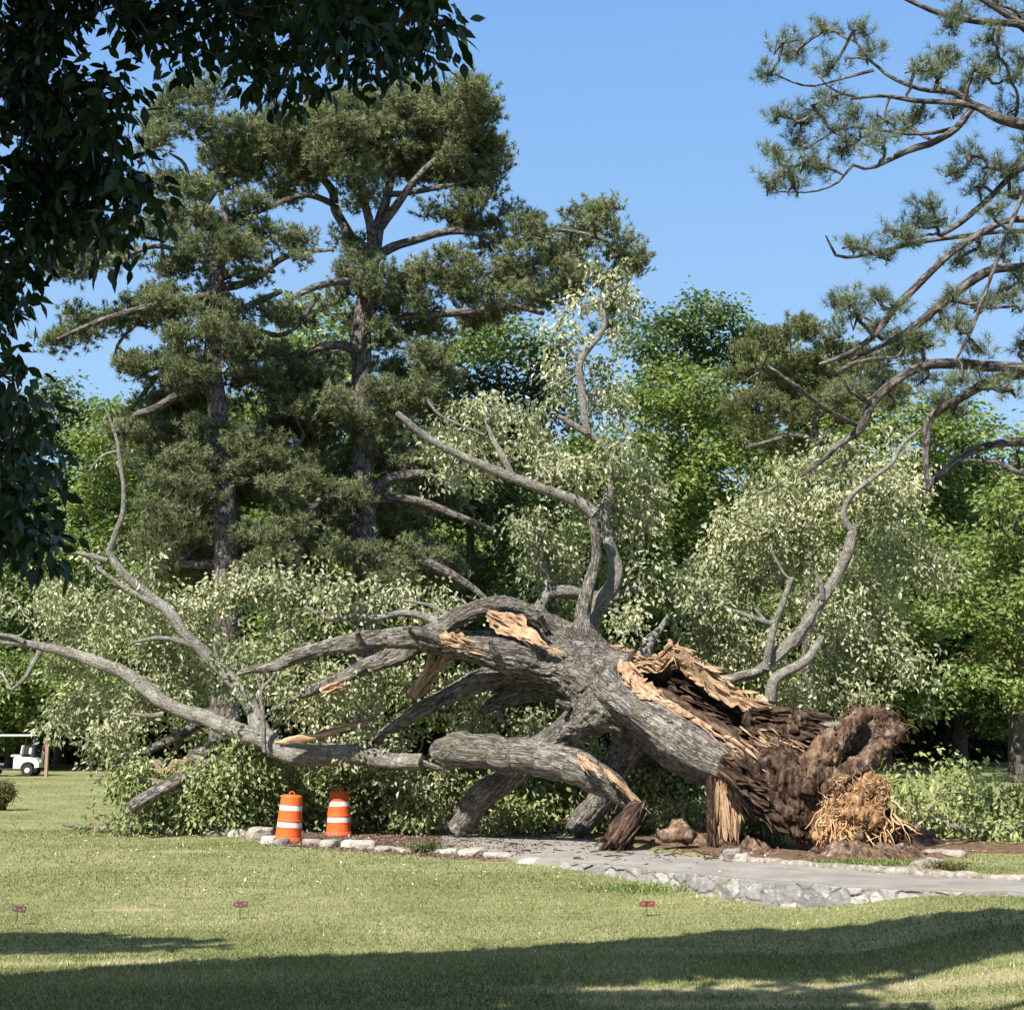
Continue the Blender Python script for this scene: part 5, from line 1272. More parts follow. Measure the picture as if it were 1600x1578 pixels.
broadleaf('blue green round tree far left beyond the pines', 78, [(95, 1100, 10), (95, 800, 7), (95, 640, 4)], [(60, 640, 42, 30), (95, 615, 36, 28), (130, 650, 40, 32), (175, 655, 40, 30), (90, 690, 60, 40), (30, 680, 40, 40), (150, 710, 50, 40), (60, 760, 60, 50), (215, 670, 36, 30)]+fillb(0, 210, 780, 1120, 14, 45, 60, 1), 'leaf_blue', 101, .8, .24, 30, .42, GW)
broadleaf('bright yellow green tree left of the left pine', 62, [(190, 1110, 10), (185, 850, 8), (180, 680, 4)], [(170, 650, 34, 24), (200, 640, 32, 20), (150, 690, 42, 30), (205, 690, 42, 32), (175, 740, 54, 40), (235, 740, 44, 40), (140, 790, 46, 36), (200, 810, 56, 44), (120, 860, 50, 40), (250, 820, 40, 40)]+fillb(90, 260, 880, 1120, 10, 45, 55, 2), 'leaf_bright', 102, .9, .2, 34, .36, GW)
broadleaf('dark leafy tree at the left edge behind the golf cart', 72, [(20, 1120, 12), (15, 900, 9), (10, 760, 5)], [(0, 780, 50, 40), (40, 830, 56, 44), (-20, 850, 50, 44), (80, 900, 54, 44), (10, 920, 60, 50), (-30, 700, 50, 50)]+fillb(-80, 130, 950, 1150, 18, 45, 60, 3), 'leaf_mid', 103, .9, .24, 32, .4, GW)
broadleaf('bright green tree showing between the two big pines', 57, [(500, 1100, 13), (500, 800, 10), (500, 560, 6)], [(460, 490, 40, 28), (510, 475, 40, 24), (545, 510, 34, 30), (490, 530, 52, 40), (440, 545, 40, 34), (540, 565, 40, 36), (500, 590, 52, 40), (430, 620, 44, 40), (460, 750, 46, 40), (510, 760, 44, 50), (560, 640, 40, 40), (430, 830, 50, 50)]+fillb(400, 600, 850, 1080, 12, 45, 60, 4), 'leaf_bright', 104, .9, .2, 34, .36, GW)
broadleaf('bright green tree right of the centre pine trunk', 57, [(770, 1100, 13), (775, 800, 10), (780, 600, 6)], [(745, 520, 42, 26), (795, 510, 46, 26), (835, 540, 36, 30), (770, 550, 50, 32), (720, 545, 34, 26), (680, 560, 40, 30), (700, 860, 60, 50), (660, 900, 50, 50), (760, 890, 60, 50), (640, 830, 40, 40), (730, 960, 60, 50)]+fillb(600, 880, 950, 1120, 14, 45, 60, 5), 'leaf_bright', 105, .9, .2, 34, .36, GW)
broadleaf('tall blue green tree rising right of the fallen tree top', 66, [(1085, 1120, 16), (1085, 800, 12), (1085, 560, 6)], [(1090, 480, 40, 26), (1040, 500, 42, 28), (1140, 500, 42, 32), (1075, 525, 52, 36), (1010, 540, 40, 36), (1165, 545, 34, 32), (1120, 560, 52, 40), (1035, 580, 52, 40), (1000, 620, 40, 40), (1180, 520, 18, 18), (1090, 640, 70, 50), (985, 505, 20, 24)]+fillb(980, 1190, 660, 900, 8, 50, 60, 6), 'leaf_blue', 106, .95, .22, 34, .38, GW)
broadleaf('broad sunny yellow green tree right of the upright limbs', 53, [(1060, 1120, 14), (1060, 850, 10), (1060, 640, 6)], [(1050, 590, 46, 28), (1010, 620, 42, 30), (1100, 600, 44, 30), (1060, 640, 58, 38), (990, 680, 42, 40), (1130, 650, 42, 36), (1040, 700, 60, 40), (1110, 715, 56, 40), (1160, 700, 34, 34), (1000, 750, 44, 40), (1060, 770, 58, 44), (1130, 780, 54, 44), (1190, 740, 40, 34), (1220, 720, 34, 28), (1010, 830, 48, 44), (1080, 850, 56, 44), (1150, 850, 50, 44), (1200, 800, 40, 40), (980, 890, 40, 40), (1040, 920, 56, 44), (1230, 780, 34, 34)]+fillb(960, 1250, 930, 1120, 10, 45, 58, 7), 'leaf_bright', 107, .95, .19, 36, .34, GW)
broadleaf('bright green tree under the right hand pine limbs', 57, [(1380, 1120, 13), (1380, 850, 10), (1380, 680, 6)], [(1400, 620, 40, 26), (1440, 640, 40, 30), (1350, 640, 42, 28), (1310, 660, 34, 26), (1400, 670, 50, 34), (1450, 700, 44, 36), (1340, 690, 46, 34), (1480, 660, 40, 36), (1500, 640, 36, 22), (1380, 740, 56, 40), (1300, 730, 40, 34)]+fillb(1290, 1480, 760, 1100, 12, 45, 60, 8), 'leaf_bright', 108, .9, .2, 34, .36, GW)
broadleaf('dark green tree behind the curved pine limb on the right', 60, [(1500, 1130, 14), (1500, 850, 10), (1500, 700, 6)], [(1500, 690, 46, 36), (1540, 660, 30, 26), (1460, 740, 50, 44), (1525, 740, 46, 40), (1570, 770, 34, 30), (1490, 800, 56, 44), (1430, 820, 50, 44), (1550, 830, 46, 40), (1480, 870, 56, 44)]+fillb(1400, 1600, 900, 1120, 16, 45, 60, 9), 'leaf_mid', 109, .95, .22, 34, .38, GW)
broadleaf('sunny green tree at the right edge', 49, [(1590, 1130, 15), (1590, 900, 12), (1590, 720, 7)], [(1590, 690, 36, 28), (1560, 780, 36, 28), (1600, 770, 44, 34), (1530, 850, 44, 32), (1580, 850, 52, 40), (1500, 890, 40, 30), (1550, 920, 56, 40), (1600, 930, 50, 44), (1500, 960, 46, 30), (1580, 1000, 56, 40), (1480, 905, 34, 24), (1520, 1060, 46, 26), (1600, 1070, 50, 30), (1650, 850, 60, 60), (1660, 1000, 60, 60)], 'leaf_bright', 110, .95, .19, 34, .34, GW)
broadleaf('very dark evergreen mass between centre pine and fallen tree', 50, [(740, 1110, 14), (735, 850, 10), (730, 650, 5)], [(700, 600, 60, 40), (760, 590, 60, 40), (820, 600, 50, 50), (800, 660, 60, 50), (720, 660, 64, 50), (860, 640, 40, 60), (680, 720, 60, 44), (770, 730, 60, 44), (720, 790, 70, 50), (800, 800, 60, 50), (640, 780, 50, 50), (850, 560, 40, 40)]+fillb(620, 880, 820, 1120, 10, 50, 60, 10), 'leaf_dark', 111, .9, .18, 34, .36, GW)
broadleaf('mid green tree filling in behind the olive young pine', 63, [(1240, 1130, 13), (1240, 850, 10), (1240, 640, 5)], fillb(1165, 1330, 570, 1000, 20, 44, 58, 61), 'leaf_mid', 113, .9, .22, 34, .38, GW)
broadleaf('mid green tree filling in behind the dark evergreen', 64, [(850, 1130, 13), (850, 850, 10), (850, 680, 5)], fillb(640, 960, 650, 1000, 22, 44, 58, 62), 'leaf_mid', 114, .9, .22, 34, .38, GW)
broadleaf('mid green tree filling in between and behind the two big pines', 66, [(400, 1130, 13), (400, 850, 10), (400, 680, 5)], fillb(270, 620, 640, 1000, 24, 44, 58, 63), 'leaf_mid', 115, .9, .22, 34, .38, GW)
# a russet shrub patch and low dark undergrowth
broadleaf('russet brown leaved young tree low at the right edge', 50.5, [(1580, 1130, 6), (1575, 1050, 4), (1570, 1010, 3)], [(1570, 1010, 44, 20), (1600, 1000, 44, 24), (1535, 1030, 34, 14)], 'leaf_brown', 112, .9, .15, 30, .3, name='young_tree')
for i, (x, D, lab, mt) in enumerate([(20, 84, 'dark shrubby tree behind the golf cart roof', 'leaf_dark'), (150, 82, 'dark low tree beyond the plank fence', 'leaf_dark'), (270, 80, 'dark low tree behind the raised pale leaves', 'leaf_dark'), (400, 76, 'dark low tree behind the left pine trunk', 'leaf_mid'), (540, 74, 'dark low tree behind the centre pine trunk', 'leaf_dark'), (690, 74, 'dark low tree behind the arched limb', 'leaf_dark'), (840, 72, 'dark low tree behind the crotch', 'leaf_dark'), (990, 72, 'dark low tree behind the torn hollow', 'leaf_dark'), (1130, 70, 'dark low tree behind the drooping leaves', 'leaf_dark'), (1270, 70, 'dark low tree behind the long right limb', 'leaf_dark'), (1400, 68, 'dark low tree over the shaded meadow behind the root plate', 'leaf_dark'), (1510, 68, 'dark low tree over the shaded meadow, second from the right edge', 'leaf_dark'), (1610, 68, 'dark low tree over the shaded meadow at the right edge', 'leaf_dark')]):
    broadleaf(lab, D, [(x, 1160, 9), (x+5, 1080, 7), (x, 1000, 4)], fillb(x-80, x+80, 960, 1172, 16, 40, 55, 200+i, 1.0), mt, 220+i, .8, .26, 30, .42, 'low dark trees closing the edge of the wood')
# far wood closing the gaps
a = Acc(); rg = np.random.default_rng(77); n = 14000
x = (rg.random(n)*2-1)*60; y = 92+rg.random(n)*10; z = 1.0+rg.random(n)**1.1*(19+3*vnoise(np.column_stack([x*.12, x*0, x*0]), 3))
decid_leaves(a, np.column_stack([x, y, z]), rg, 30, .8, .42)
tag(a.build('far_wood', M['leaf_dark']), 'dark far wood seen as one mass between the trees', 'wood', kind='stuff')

# ------------------------------------------------------------------ pines
def pine(label, D, trunk, limbs, blobs, mat, seed, dens=1.0, k=20, L=.145, w=.026, name='pine_tree', bark='bark_pine', base=None, brown=.2, sub=7.0, gname=None, depth=1.0, tw_n=.5):
    rng = np.random.default_rng(seed); s = D/F
    if base is None: g = P(trunk[0][0], 1210, D); g[2] = hp(g[0], g[1])-.1
    else: g = base
    t = thing(name, g, label, 'tree', gname)
    q = np.array([[*P(x, y, D), r*s*.88] for x, y, r in trunk]); q = np.vstack([[*g, trunk[0][2]*s*1.2], q])
    a = Acc(); tube(a, q[:, :3], q[:, 3], 14, .2, .10, seed=seed); a.build('trunk', M[bark], t, smooth_=True)
    sk = resample(q, 90); nodes = list(sk[8:, :3]); nr_ = list(sk[8:, 3])
    for lp_ in limbs:
        dd = rng.normal()*.6 if len(lp_[0]) < 4 else 0
        aa = np.array([[*P(p[0], p[1], D+(p[3] if len(p) > 3 else dd*min(1, i_*.6))), p[2]*s] for i_, p in enumerate(lp_)])
        a = Acc(); tube(a, aa[:, :3], aa[:, 3], 8, .18, .12, seed=int(lp_[0][0])); a.build('limb', M[bark], t, smooth_=True)
        aa = resample(aa, max(4, int(len(lp_)*6))); nodes += list(aa[:, :3]); nr_ += list(aa[:, 3])
    tw = Acc(); a = Acc(); A_ = np.array(nodes); subs = []; rads = []; cen = []
    for b in blobs:
        px, py, rx, ry = b[:4]; dD = b[4] if len(b) > 4 else rng.normal()*1.1*depth
        R_ = np.array([rx, max(rx, ry)*.9, ry])*s*(1.1 if D > 30 else 1); c_ = P(px, py, D+dD); cen.append(c_)
        n_ = max(3, int(sub*rx*ry*s*s*1.5*dens)); u = unit(n_, rng); r_ = (.35+.65*rng.random(n_)**.5)[:, None]
        subs.append(c_+u*r_*R_); rads.append(np.full(n_, 1.0))
    connect(tw, nodes, nr_, np.array(cen), rng, r_tip=.03, r_max=.11, sides=5, wob=.09, sag=.05, k_mid=4)
    cc = np.concatenate(subs); nb = np.array(cen)
    for p in cc[rng.random(len(cc)) < tw_n]:
        j = int(np.argmin(np.linalg.norm(nb-p, axis=1))); tube(tw, np.array([nb[j], (nb[j]+p)/2+rng.normal(size=3)*.07-np.array([0, 0, .05]), p]), [.028, .018, .009], 3, spline=False, cap=False)
    nper = 42 if D > 30 else 10; n = len(cc)*nper
    off = rng.normal(size=(n, 3))*(np.array([.23, .23, .15]) if D > 30 else np.array([.10, .10, .07]))
    tc_ = np.repeat(cc, nper, 0)+off
    dr = nrm(nrm(off)*.7+np.array([0, 0, .75])+unit(n, rng)*.3)
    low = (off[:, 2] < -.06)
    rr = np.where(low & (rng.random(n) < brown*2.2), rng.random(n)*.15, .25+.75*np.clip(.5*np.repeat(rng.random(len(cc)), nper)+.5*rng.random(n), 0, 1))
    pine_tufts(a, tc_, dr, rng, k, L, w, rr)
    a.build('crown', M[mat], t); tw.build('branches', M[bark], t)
    return t
cp_trunk = [(572, 900, 23), (568, 800, 21), (567, 700, 20), (565, 600, 19), (565, 520, 18), (572, 460, 16), (582, 410, 14), (590, 360, 12), (604, 310, 9), (618, 250, 7), (635, 190, 4)]
cp_limbs = [[(578, 430, 9), (555, 380, 8), (525, 330, 8), (520, 300, 7), (500, 275, 6), (470, 250, 4), (430, 225, 3)], [(522, 320, 6), (480, 305, 5), (430, 320, 4), (375, 345, 3)], [(582, 405, 8), (578, 350, 7), (565, 300, 6), (560, 240, 5), (540, 190, 3)],
 [(590, 360, 8), (620, 320, 7), (650, 280, 6), (690, 240, 4), (720, 210, 3)], [(585, 405, 8), (610, 388, 8), (650, 375, 7), (700, 362, 6), (745, 365, 5), (800, 380, 5), (860, 360, 4), (930, 370, 3), (980, 395, 2)],
 [(560, 560, 10), (545, 542, 8), (510, 540, 7), (480, 552, 5)], [(563, 640, 10), (545, 605, 8), (500, 600, 8), (450, 605, 6), (400, 600, 4)], [(545, 600, 6), (538, 615, 7), (552, 630, 7), (560, 650, 5)],
 [(575, 500, 8), (640, 495, 7), (700, 490, 7), (760, 485, 7), (800, 478, 5), (850, 490, 4)], [(578, 790, 12), (600, 755, 10), (640, 742, 8), (665, 738, 5)], [(580, 780, 8), (640, 780, 7), (700, 800, 6), (770, 828, 3)], [(585, 880, 10), (620, 870, 9), (680, 885, 8), (740, 920, 5), (780, 960, 4)],
 [(570, 460, 7), (540, 440, 6), (490, 450, 5), (450, 470, 4)], [(575, 700, 6), (600, 690, 5), (640, 700, 4)], [(600, 700, 4), (590, 710, 5), (578, 715, 5)], [(600, 305, 5), (650, 300, 5), (700, 290, 4), (750, 280, 3)]]
cp_blobs = [(640, 163, 52, 34), (700, 170, 40, 28), (590, 155, 44, 28), (545, 170, 44, 30), (500, 185, 44, 34), (455, 195, 40, 30), (400, 205, 44, 32), (365, 235, 38, 34), (420, 245, 50, 30), (480, 240, 50, 34), (540, 230, 50, 34), (600, 220, 50, 36), (660, 225, 50, 36), (725, 195, 38, 30), (748, 240, 40, 34), (770, 265, 22, 24), (710, 265, 44, 26), (650, 275, 44, 22), (755, 290, 26, 14), (720, 305, 30, 14), (370, 270, 40, 20), (340, 260, 24, 26), (470, 275, 50, 18), (560, 270, 40, 24), (610, 270, 30, 24), (440, 300, 40, 12), (690, 335, 34, 10), (715, 350, 30, 8),
 (735, 345, 24, 14), (775, 340, 38, 16), (765, 375, 34, 16), (850, 350, 40, 24), (905, 345, 40, 22), (935, 335, 24, 14), (950, 372, 32, 24), (890, 385, 46, 26), (985, 400, 18, 18), (960, 410, 34, 18), (820, 370, 32, 18), (850, 405, 40, 16), (930, 440, 50, 26), (960, 490, 26, 30), (900, 420, 40, 20),
 (685, 415, 50, 24), (730, 410, 40, 20), (770, 430, 50, 24), (830, 435, 50, 26), (650, 440, 40, 22), (700, 455, 50, 24), (630, 475, 34, 20), (800, 470, 60, 24), (870, 465, 44, 26), (660, 510, 44, 26), (620, 530, 36, 24), (720, 500, 50, 18),
 (555, 415, 32, 26), (590, 440, 34, 26), (545, 460, 30, 24), (600, 475, 24, 18), (560, 490, 24, 14), (540, 385, 24, 18),
 (630, 605, 50, 20), (660, 625, 46, 20), (600, 640, 36, 18), (690, 590, 40, 20), (520, 640, 46, 24), (480, 660, 44, 26), (540, 660, 40, 22), (460, 560, 44, 26), (500, 580, 36, 20), (640, 700, 50, 22), (600, 660, 30, 20), (620, 725, 44, 18), (700, 700, 40, 22), (660, 560, 40, 24), (600, 570, 30, 20), (520, 700, 44, 24), (540, 780, 34, 30), (500, 830, 44, 30), (540, 870, 40, 26), (620, 830, 40, 22), (540, 910, 44, 24), (480, 890, 40, 24), (640, 860, 30, 16), (600, 900, 30, 20), (570, 760, 20, 24)]
pine('tall round topped pine, the highest tree in the middle of the picture', 42, cp_trunk, cp_limbs, [b if not (b[1] > 480 and 525 < b[0] < 615) else (*b[:4], 1.4 if b[1] % 40 < 20 else -1.0) for b in cp_blobs]+[(*b[:4], 1.2+abs(b[4])) for b in fillb(450, 690, 570, 930, 20, 28, 40, 31)]+[(*b[:4], .4+b[4]) for b in fillb(480, 740, 150, 275, 12, 36, 50, 34)+fillb(390, 560, 200, 290, 6, 34, 44, 35)], 'needle', 301, dens=1.6)
lp_trunk = [(352, 900, 22), (352, 800, 20), (345, 700, 19), (338, 620, 18), (332, 560, 16), (335, 500, 15), (340, 440, 13), (345, 390, 10), (352, 340, 7), (340, 280, 5), (330, 220, 4), (325, 180, 3)]
lp_limbs = [[(335, 300, 6), (310, 330, 4), (290, 260, 3), (265, 240, 2)], [(340, 420, 7), (300, 400, 5), (240, 385, 4), (180, 410, 4), (110, 430, 3)], [(335, 460, 8), (290, 470, 6), (230, 480, 5), (160, 500, 4), (90, 530, 3)], [(240, 480, 4), (190, 530, 3), (178, 560, 2)], [(335, 600, 9), (290, 610, 7), (240, 640, 7), (210, 650, 5), (190, 690, 4)], [(290, 570, 5), (250, 585, 4), (220, 620, 4), (205, 640, 3)], [(340, 450, 8), (390, 440, 6), (450, 400, 5), (520, 390, 3)],
 [(338, 530, 8), (400, 520, 6), (450, 520, 4), (500, 460, 3)], [(345, 660, 9), (320, 670, 7), (300, 680, 4)], [(352, 760, 8), (410, 740, 6), (460, 700, 5), (475, 680, 3)], [(355, 880, 8), (280, 880, 6), (300, 860, 5), (330, 835, 3)], [(450, 900, 8), (465, 850, 9), (485, 800, 6), (500, 780, 4)], [(345, 500, 6), (395, 475, 6), (440, 455, 4)], [(338, 440, 5), (385, 420, 5), (430, 425, 3)]]
lp_blobs = [(262, 150, 26, 16), (300, 140, 34, 18), (340, 145, 34, 20), (280, 175, 44, 22), (330, 185, 38, 22), (245, 195, 26, 20), (235, 235, 26, 26), (255, 270, 28, 22), (290, 290, 30, 14), (230, 290, 24, 22), (325, 305, 34, 18), (370, 315, 40, 18), (300, 335, 40, 24), (345, 345, 44, 24), (260, 345, 24, 26), (395, 370, 48, 24), (440, 365, 40, 22), (465, 380, 36, 16), (330, 385, 46, 26), (280, 385, 36, 24), (420, 395, 48, 20), (370, 415, 46, 22), (300, 425, 42, 20), (260, 410, 30, 18),
 (215, 365, 30, 14), (170, 380, 34, 16), (130, 385, 32, 16), (95, 400, 24, 12), (150, 410, 44, 14), (110, 425, 30, 10), (190, 400, 30, 12), (255, 450, 40, 20), (225, 475, 36, 18), (170, 490, 44, 16), (125, 500, 36, 16), (85, 530, 24, 9), (120, 520, 32, 10), (200, 500, 34, 20), (245, 510, 34, 24), (220, 555, 26, 18), (210, 575, 16, 10), (300, 480, 48, 22), (350, 480, 48, 26), (400, 480, 44, 24), (440, 500, 34, 16), (290, 530, 46, 28), (345, 535, 48, 28), (395, 540, 40, 24), (265, 560, 34, 22), (300, 585, 44, 26), (260, 600, 30, 22), (350, 600, 36, 24), (410, 590, 34, 20), (240, 640, 38, 22), (290, 650, 46, 24), (350, 660, 46, 26), (410, 650, 48, 26), (460, 640, 36, 20), (200, 670, 32, 20), (250, 690, 44, 26), (310, 710, 50, 28), (370, 715, 48, 26), (430, 700, 46, 26), (220, 730, 40, 24), (280, 755, 50, 30), (340, 770, 48, 28), (400, 770, 46, 28), (460, 760, 36, 22), (240, 800, 44, 26), (300, 820, 50, 30), (370, 830, 46, 28), (430, 830, 44, 28), (270, 870, 46, 28), (330, 890, 46, 26), (400, 890, 44, 26), (220, 850, 34, 24), (450, 880, 36, 24)]
pine('shaggy pine left of the round topped pine with long drooping limbs', 40, lp_trunk, lp_limbs, lp_blobs+[(*b[:4], .3+abs(b[4])) for b in fillb(225, 470, 600, 930, 22, 30, 42, 32)]+fillb(270, 420, 340, 600, 6, 26, 36, 33), 'needle', 302, dens=1.2, brown=.3)
pine('olive young pine with loose dead lower limbs under the right sky', 46, [(1260, 1100, 10), (1265, 850, 9), (1275, 650, 6), (1280, 560, 4)], [[(1275, 640, 5), (1230, 600, 4), (1190, 575, 3)], [(1275, 690, 5), (1240, 680, 4), (1200, 690, 3), (1165, 700, 2)], [(1278, 600, 4), (1330, 570, 4), (1370, 560, 3)], [(1270, 700, 5), (1320, 650, 4), (1380, 610, 3)]],
     [(1235, 510, 44, 20), (1280, 520, 40, 22), (1210, 530, 34, 22), (1180, 560, 34, 20), (1240, 560, 48, 24), (1300, 560, 44, 24), (1350, 550, 40, 22), (1390, 570, 34, 22), (1160, 600, 34, 20), (1215, 600, 46, 24), (1275, 605, 48, 24), (1335, 600, 44, 24), (1390, 610, 30, 20), (1180, 640, 44, 22), (1240, 650, 46, 22), (1300, 640, 44, 20), (1210, 690, 40, 18), (1160, 670, 30, 18), (1270, 690, 36, 16), (1430, 560, 24, 24), (1410, 530, 20, 16)], 'needle_olive', 303, dens=1.2)

# near pine reaching in from the right
np_limbs = [[(1745, 260, 14), (1680, 215, 12), (1600, 195, 9), (1560, 185, 8), (1522, 165, 7), (1480, 160, 5), (1430, 158, 4), (1380, 150, 3), (1330, 155, 2)], [(1522, 165, 6), (1495, 200, 6), (1460, 222, 6), (1420, 235, 5), (1380, 255, 4), (1355, 265, 3), (1332, 258, 3), (1310, 285, 2), (1270, 300, 1.5), (1220, 300, 1)],
 [(1522, 165, 5), (1490, 145, 5), (1440, 140, 4), (1390, 120, 3), (1355, 92, 2.5), (1320, 92, 2)], [(1365, 110, 3), (1310, 125, 2), (1260, 135, 2), (1200, 112, 1)], [(1740, 120, 12), (1650, 60, 9), (1590, 38, 7), (1540, 35, 6), (1480, 25, 5), (1440, 10, 4), (1405, -6, 3)], [(1640, 80, 7), (1590, 35, 6), (1560, 15, 5), (1520, -10, 4)],
 [(1748, 200, 10), (1660, 240, 7), (1600, 262, 6), (1580, 275, 5), (1545, 310, 5), (1505, 345, 5), (1470, 368, 4)], [(1755, 400, 12), (1660, 350, 8), (1590, 343, 6), (1560, 350, 6), (1500, 385, 6), (1465, 415, 6), (1430, 450, 6), (1395, 485, 6), (1372, 518, 5), (1330, 550, 4), (1280, 570, 3)], [(1750, 380, 9), (1600, 362, 4), (1500, 370, 4), (1430, 380, 4), (1370, 395, 3), (1312, 402, 3), (1296, 380, 2), (1290, 368, 1)],
 [(1755, 450, 13), (1660, 418, 9), (1590, 418, 8), (1550, 422, 8), (1510, 445, 8), (1465, 480, 7), (1430, 510, 7), (1395, 532, 5), (1330, 562, 3)], [(1765, 600, 15), (1660, 580, 10), (1600, 575, 9), (1540, 572, 9), (1480, 568, 9), (1440, 572, 8), (1400, 595, 8), (1362, 630, 7), (1345, 670, 7), (1310, 695, 5), (1285, 720, 4), (1250, 745, 2)],
 [(1765, 620, 12), (1640, 575, 8), (1600, 586, 8), (1560, 590, 8), (1500, 622, 7), (1452, 655, 7), (1448, 690, 6), (1446, 730, 5), (1450, 765, 3)], [(1768, 720, 14), (1660, 688, 8), (1600, 690, 7), (1550, 695, 7), (1510, 710, 6), (1470, 740, 6), (1445, 765, 5)], [(1768, 760, 12), (1600, 740, 5), (1560, 722, 4), (1500, 720, 3)],
 [(1600, 300, 4), (1560, 400, 3), (1520, 510, 3), (1495, 560, 2)], [(1345, 155, 2), (1300, 140, 1.5), (1280, 120, 1.2)], [(1400, 300, 3), (1420, 205, 3), (1450, 150, 2)], [(1495, 200, 4), (1440, 210, 3), (1380, 205, 2.5), (1320, 200, 2), (1260, 230, 1.5), (1215, 235, 1)], [(1340, 665, 4), (1290, 640, 4), (1240, 600, 3), (1200, 572, 2)]]
np_limbs[-3] = [(1460, 222, 3), (1430, 205, 3), (1400, 180, 2)]
np_blobs = [(1222, 68, 26, 14), (1205, 112, 16, 16), (1245, 80, 18, 16), (1290, 48, 14, 12), (1335, 48, 26, 14), (1350, 80, 18, 16), (1300, 105, 20, 12), (1270, 165, 24, 20), (1300, 150, 22, 14), (1250, 190, 24, 14), (1215, 180, 10, 8), (1330, 180, 26, 18), (1300, 205, 30, 18), (1345, 215, 30, 22), (1385, 190, 30, 20), (1420, 200, 28, 18), (1380, 225, 30, 16), (1240, 225, 22, 14), (1210, 235, 14, 10), (1260, 250, 26, 12), (1222, 268, 20, 12), (1198, 285, 14, 10), (1240, 290, 24, 10), (1290, 262, 24, 12), (1315, 235, 22, 12),
 (1430, 110, 22, 14), (1470, 100, 26, 14), (1440, 170, 28, 16), (1480, 85, 24, 12), (1520, 110, 30, 18), (1560, 90, 30, 18), (1500, 140, 28, 12), (1550, 60, 26, 12), (1590, 20, 20, 16), (1580, 130, 26, 20), (1540, 120, 26, 16), (1590, 170, 24, 26), (1485, 40, 16, 8), (1500, 8, 26, 10), (1560, 5, 30, 10), (1600, 90, 30, 26), (1490, 180, 20, 12), (1465, 125, 26, 14), (1600, 240, 14, 26),
 (1520, 245, 20, 14), (1545, 262, 26, 10), (1490, 272, 10, 8), (1575, 270, 16, 12), (1530, 290, 10, 10), (1448, 320, 16, 16), (1465, 345, 20, 14), (1435, 345, 14, 10), (1395, 360, 22, 12), (1420, 370, 24, 10), (1330, 385, 16, 8), (1375, 400, 20, 8), (1545, 325, 26, 12), (1590, 310, 18, 12), (1590, 372, 18, 16), (1530, 385, 20, 12), (1560, 395, 22, 12), (1500, 400, 20, 12),
 (1560, 455, 34, 24), (1595, 440, 16, 22), (1590, 480, 22, 24), (1530, 480, 24, 16), (1490, 470, 22, 14), (1470, 500, 30, 12), (1440, 520, 30, 10), (1500, 515, 26, 12), (1590, 535, 20, 14), (1370, 465, 12, 8), (1330, 470, 24, 9), (1300, 470, 12, 8), (1340, 495, 26, 10), (1365, 515, 20, 8), (1400, 480, 14, 8), (1540, 600, 34, 12), (1500, 590, 26, 10), (1580, 610, 30, 12), (1470, 620, 30, 14), (1440, 540, 26, 14), (1490, 640, 26, 12), (1400, 630, 24, 12), (1530, 545, 20, 10), (1370, 590, 26, 12), (1320, 600, 30, 14), (1450, 590, 26, 12)]
gtr = P(1790, 1200, 21.0); gtr[2] = hp(gtr[0], gtr[1])-.1
pine('near pine reaching bare curved limbs in from the right edge', 21, [(1790, 1150, 46), (1775, 900, 42), (1760, 600, 38), (1748, 300, 32), (1735, 50, 26), (1720, -180, 18)], np_limbs, [(*b, RN) for b, RN in zip(np_blobs, np.random.default_rng(4).normal(size=len(np_blobs))*.45)], 'needle_blue', 304, dens=.55, k=26, L=.12, w=.0075, base=gtr, brown=.12, sub=16, tw_n=1.0)

# ================================================================== NEAR SHADE TREE (overhanging leaves; added high leaves cast the foreground shade)
rng = np.random.default_rng(55)
stt = thing('shade_tree', (-5.2, 4.2, hp(-5.2, 4.2)-.05), 'dark leafy near tree hanging over the top left of the view', 'tree')
TR = np.array([[-5.2, 4.2, -.1, .42], [-5.15, 4.25, 1.5, .34], [-5.0, 4.3, 3.2, .31], [-4.7, 4.5, 4.8, .28], [-4.4, 4.8, 6.2, .22], [-4.2, 5.0, 8.0, .14], [-4.0, 5.1, 9.5, .06]])
a = Acc(); tube(a, TR[:, :3], TR[:, 3], 14, .15, .1); a.build('trunk', M['bark_dark'], stt, smooth_=True)
sk = resample(TR, 60); nodes3 = list(sk[20:, :3]); nr3 = list(sk[20:, 3])
for lm in ([(-4.9, 4.35, 3.8, .16), (-4.0, 4.9, 5.2, .12), (-2.6, 5.4, 6.4, .09), (-.6, 5.6, 7.2, .06), (1.6, 6.2, 8.2, .04)], [(-4.5, 4.7, 6.0, .16), (-2.5, 5.5, 7.8, .12), (0, 6.5, 9.2, .09), (3, 7.4, 9.8, .06), (5.4, 8.2, 9.8, .03)], [(-4.9, 4.35, 3.6, .12), (-4.4, 5.6, 4.6, .08), (-3.9, 6.6, 5.2, .05)], [(-4.6, 4.6, 5.2, .12), (-4.9, 6.2, 7.2, .08), (-5.0, 8, 8.6, .05)]):
    q = resample(np.array(lm), 40); a = Acc(); tube(a, q[:, :3], q[:, 3], 9, .15, .1); a.build('limb', M['bark_dark'], stt, smooth_=True)
    nodes3 += list(q[:, :3]); nr3 += list(q[:, 3])
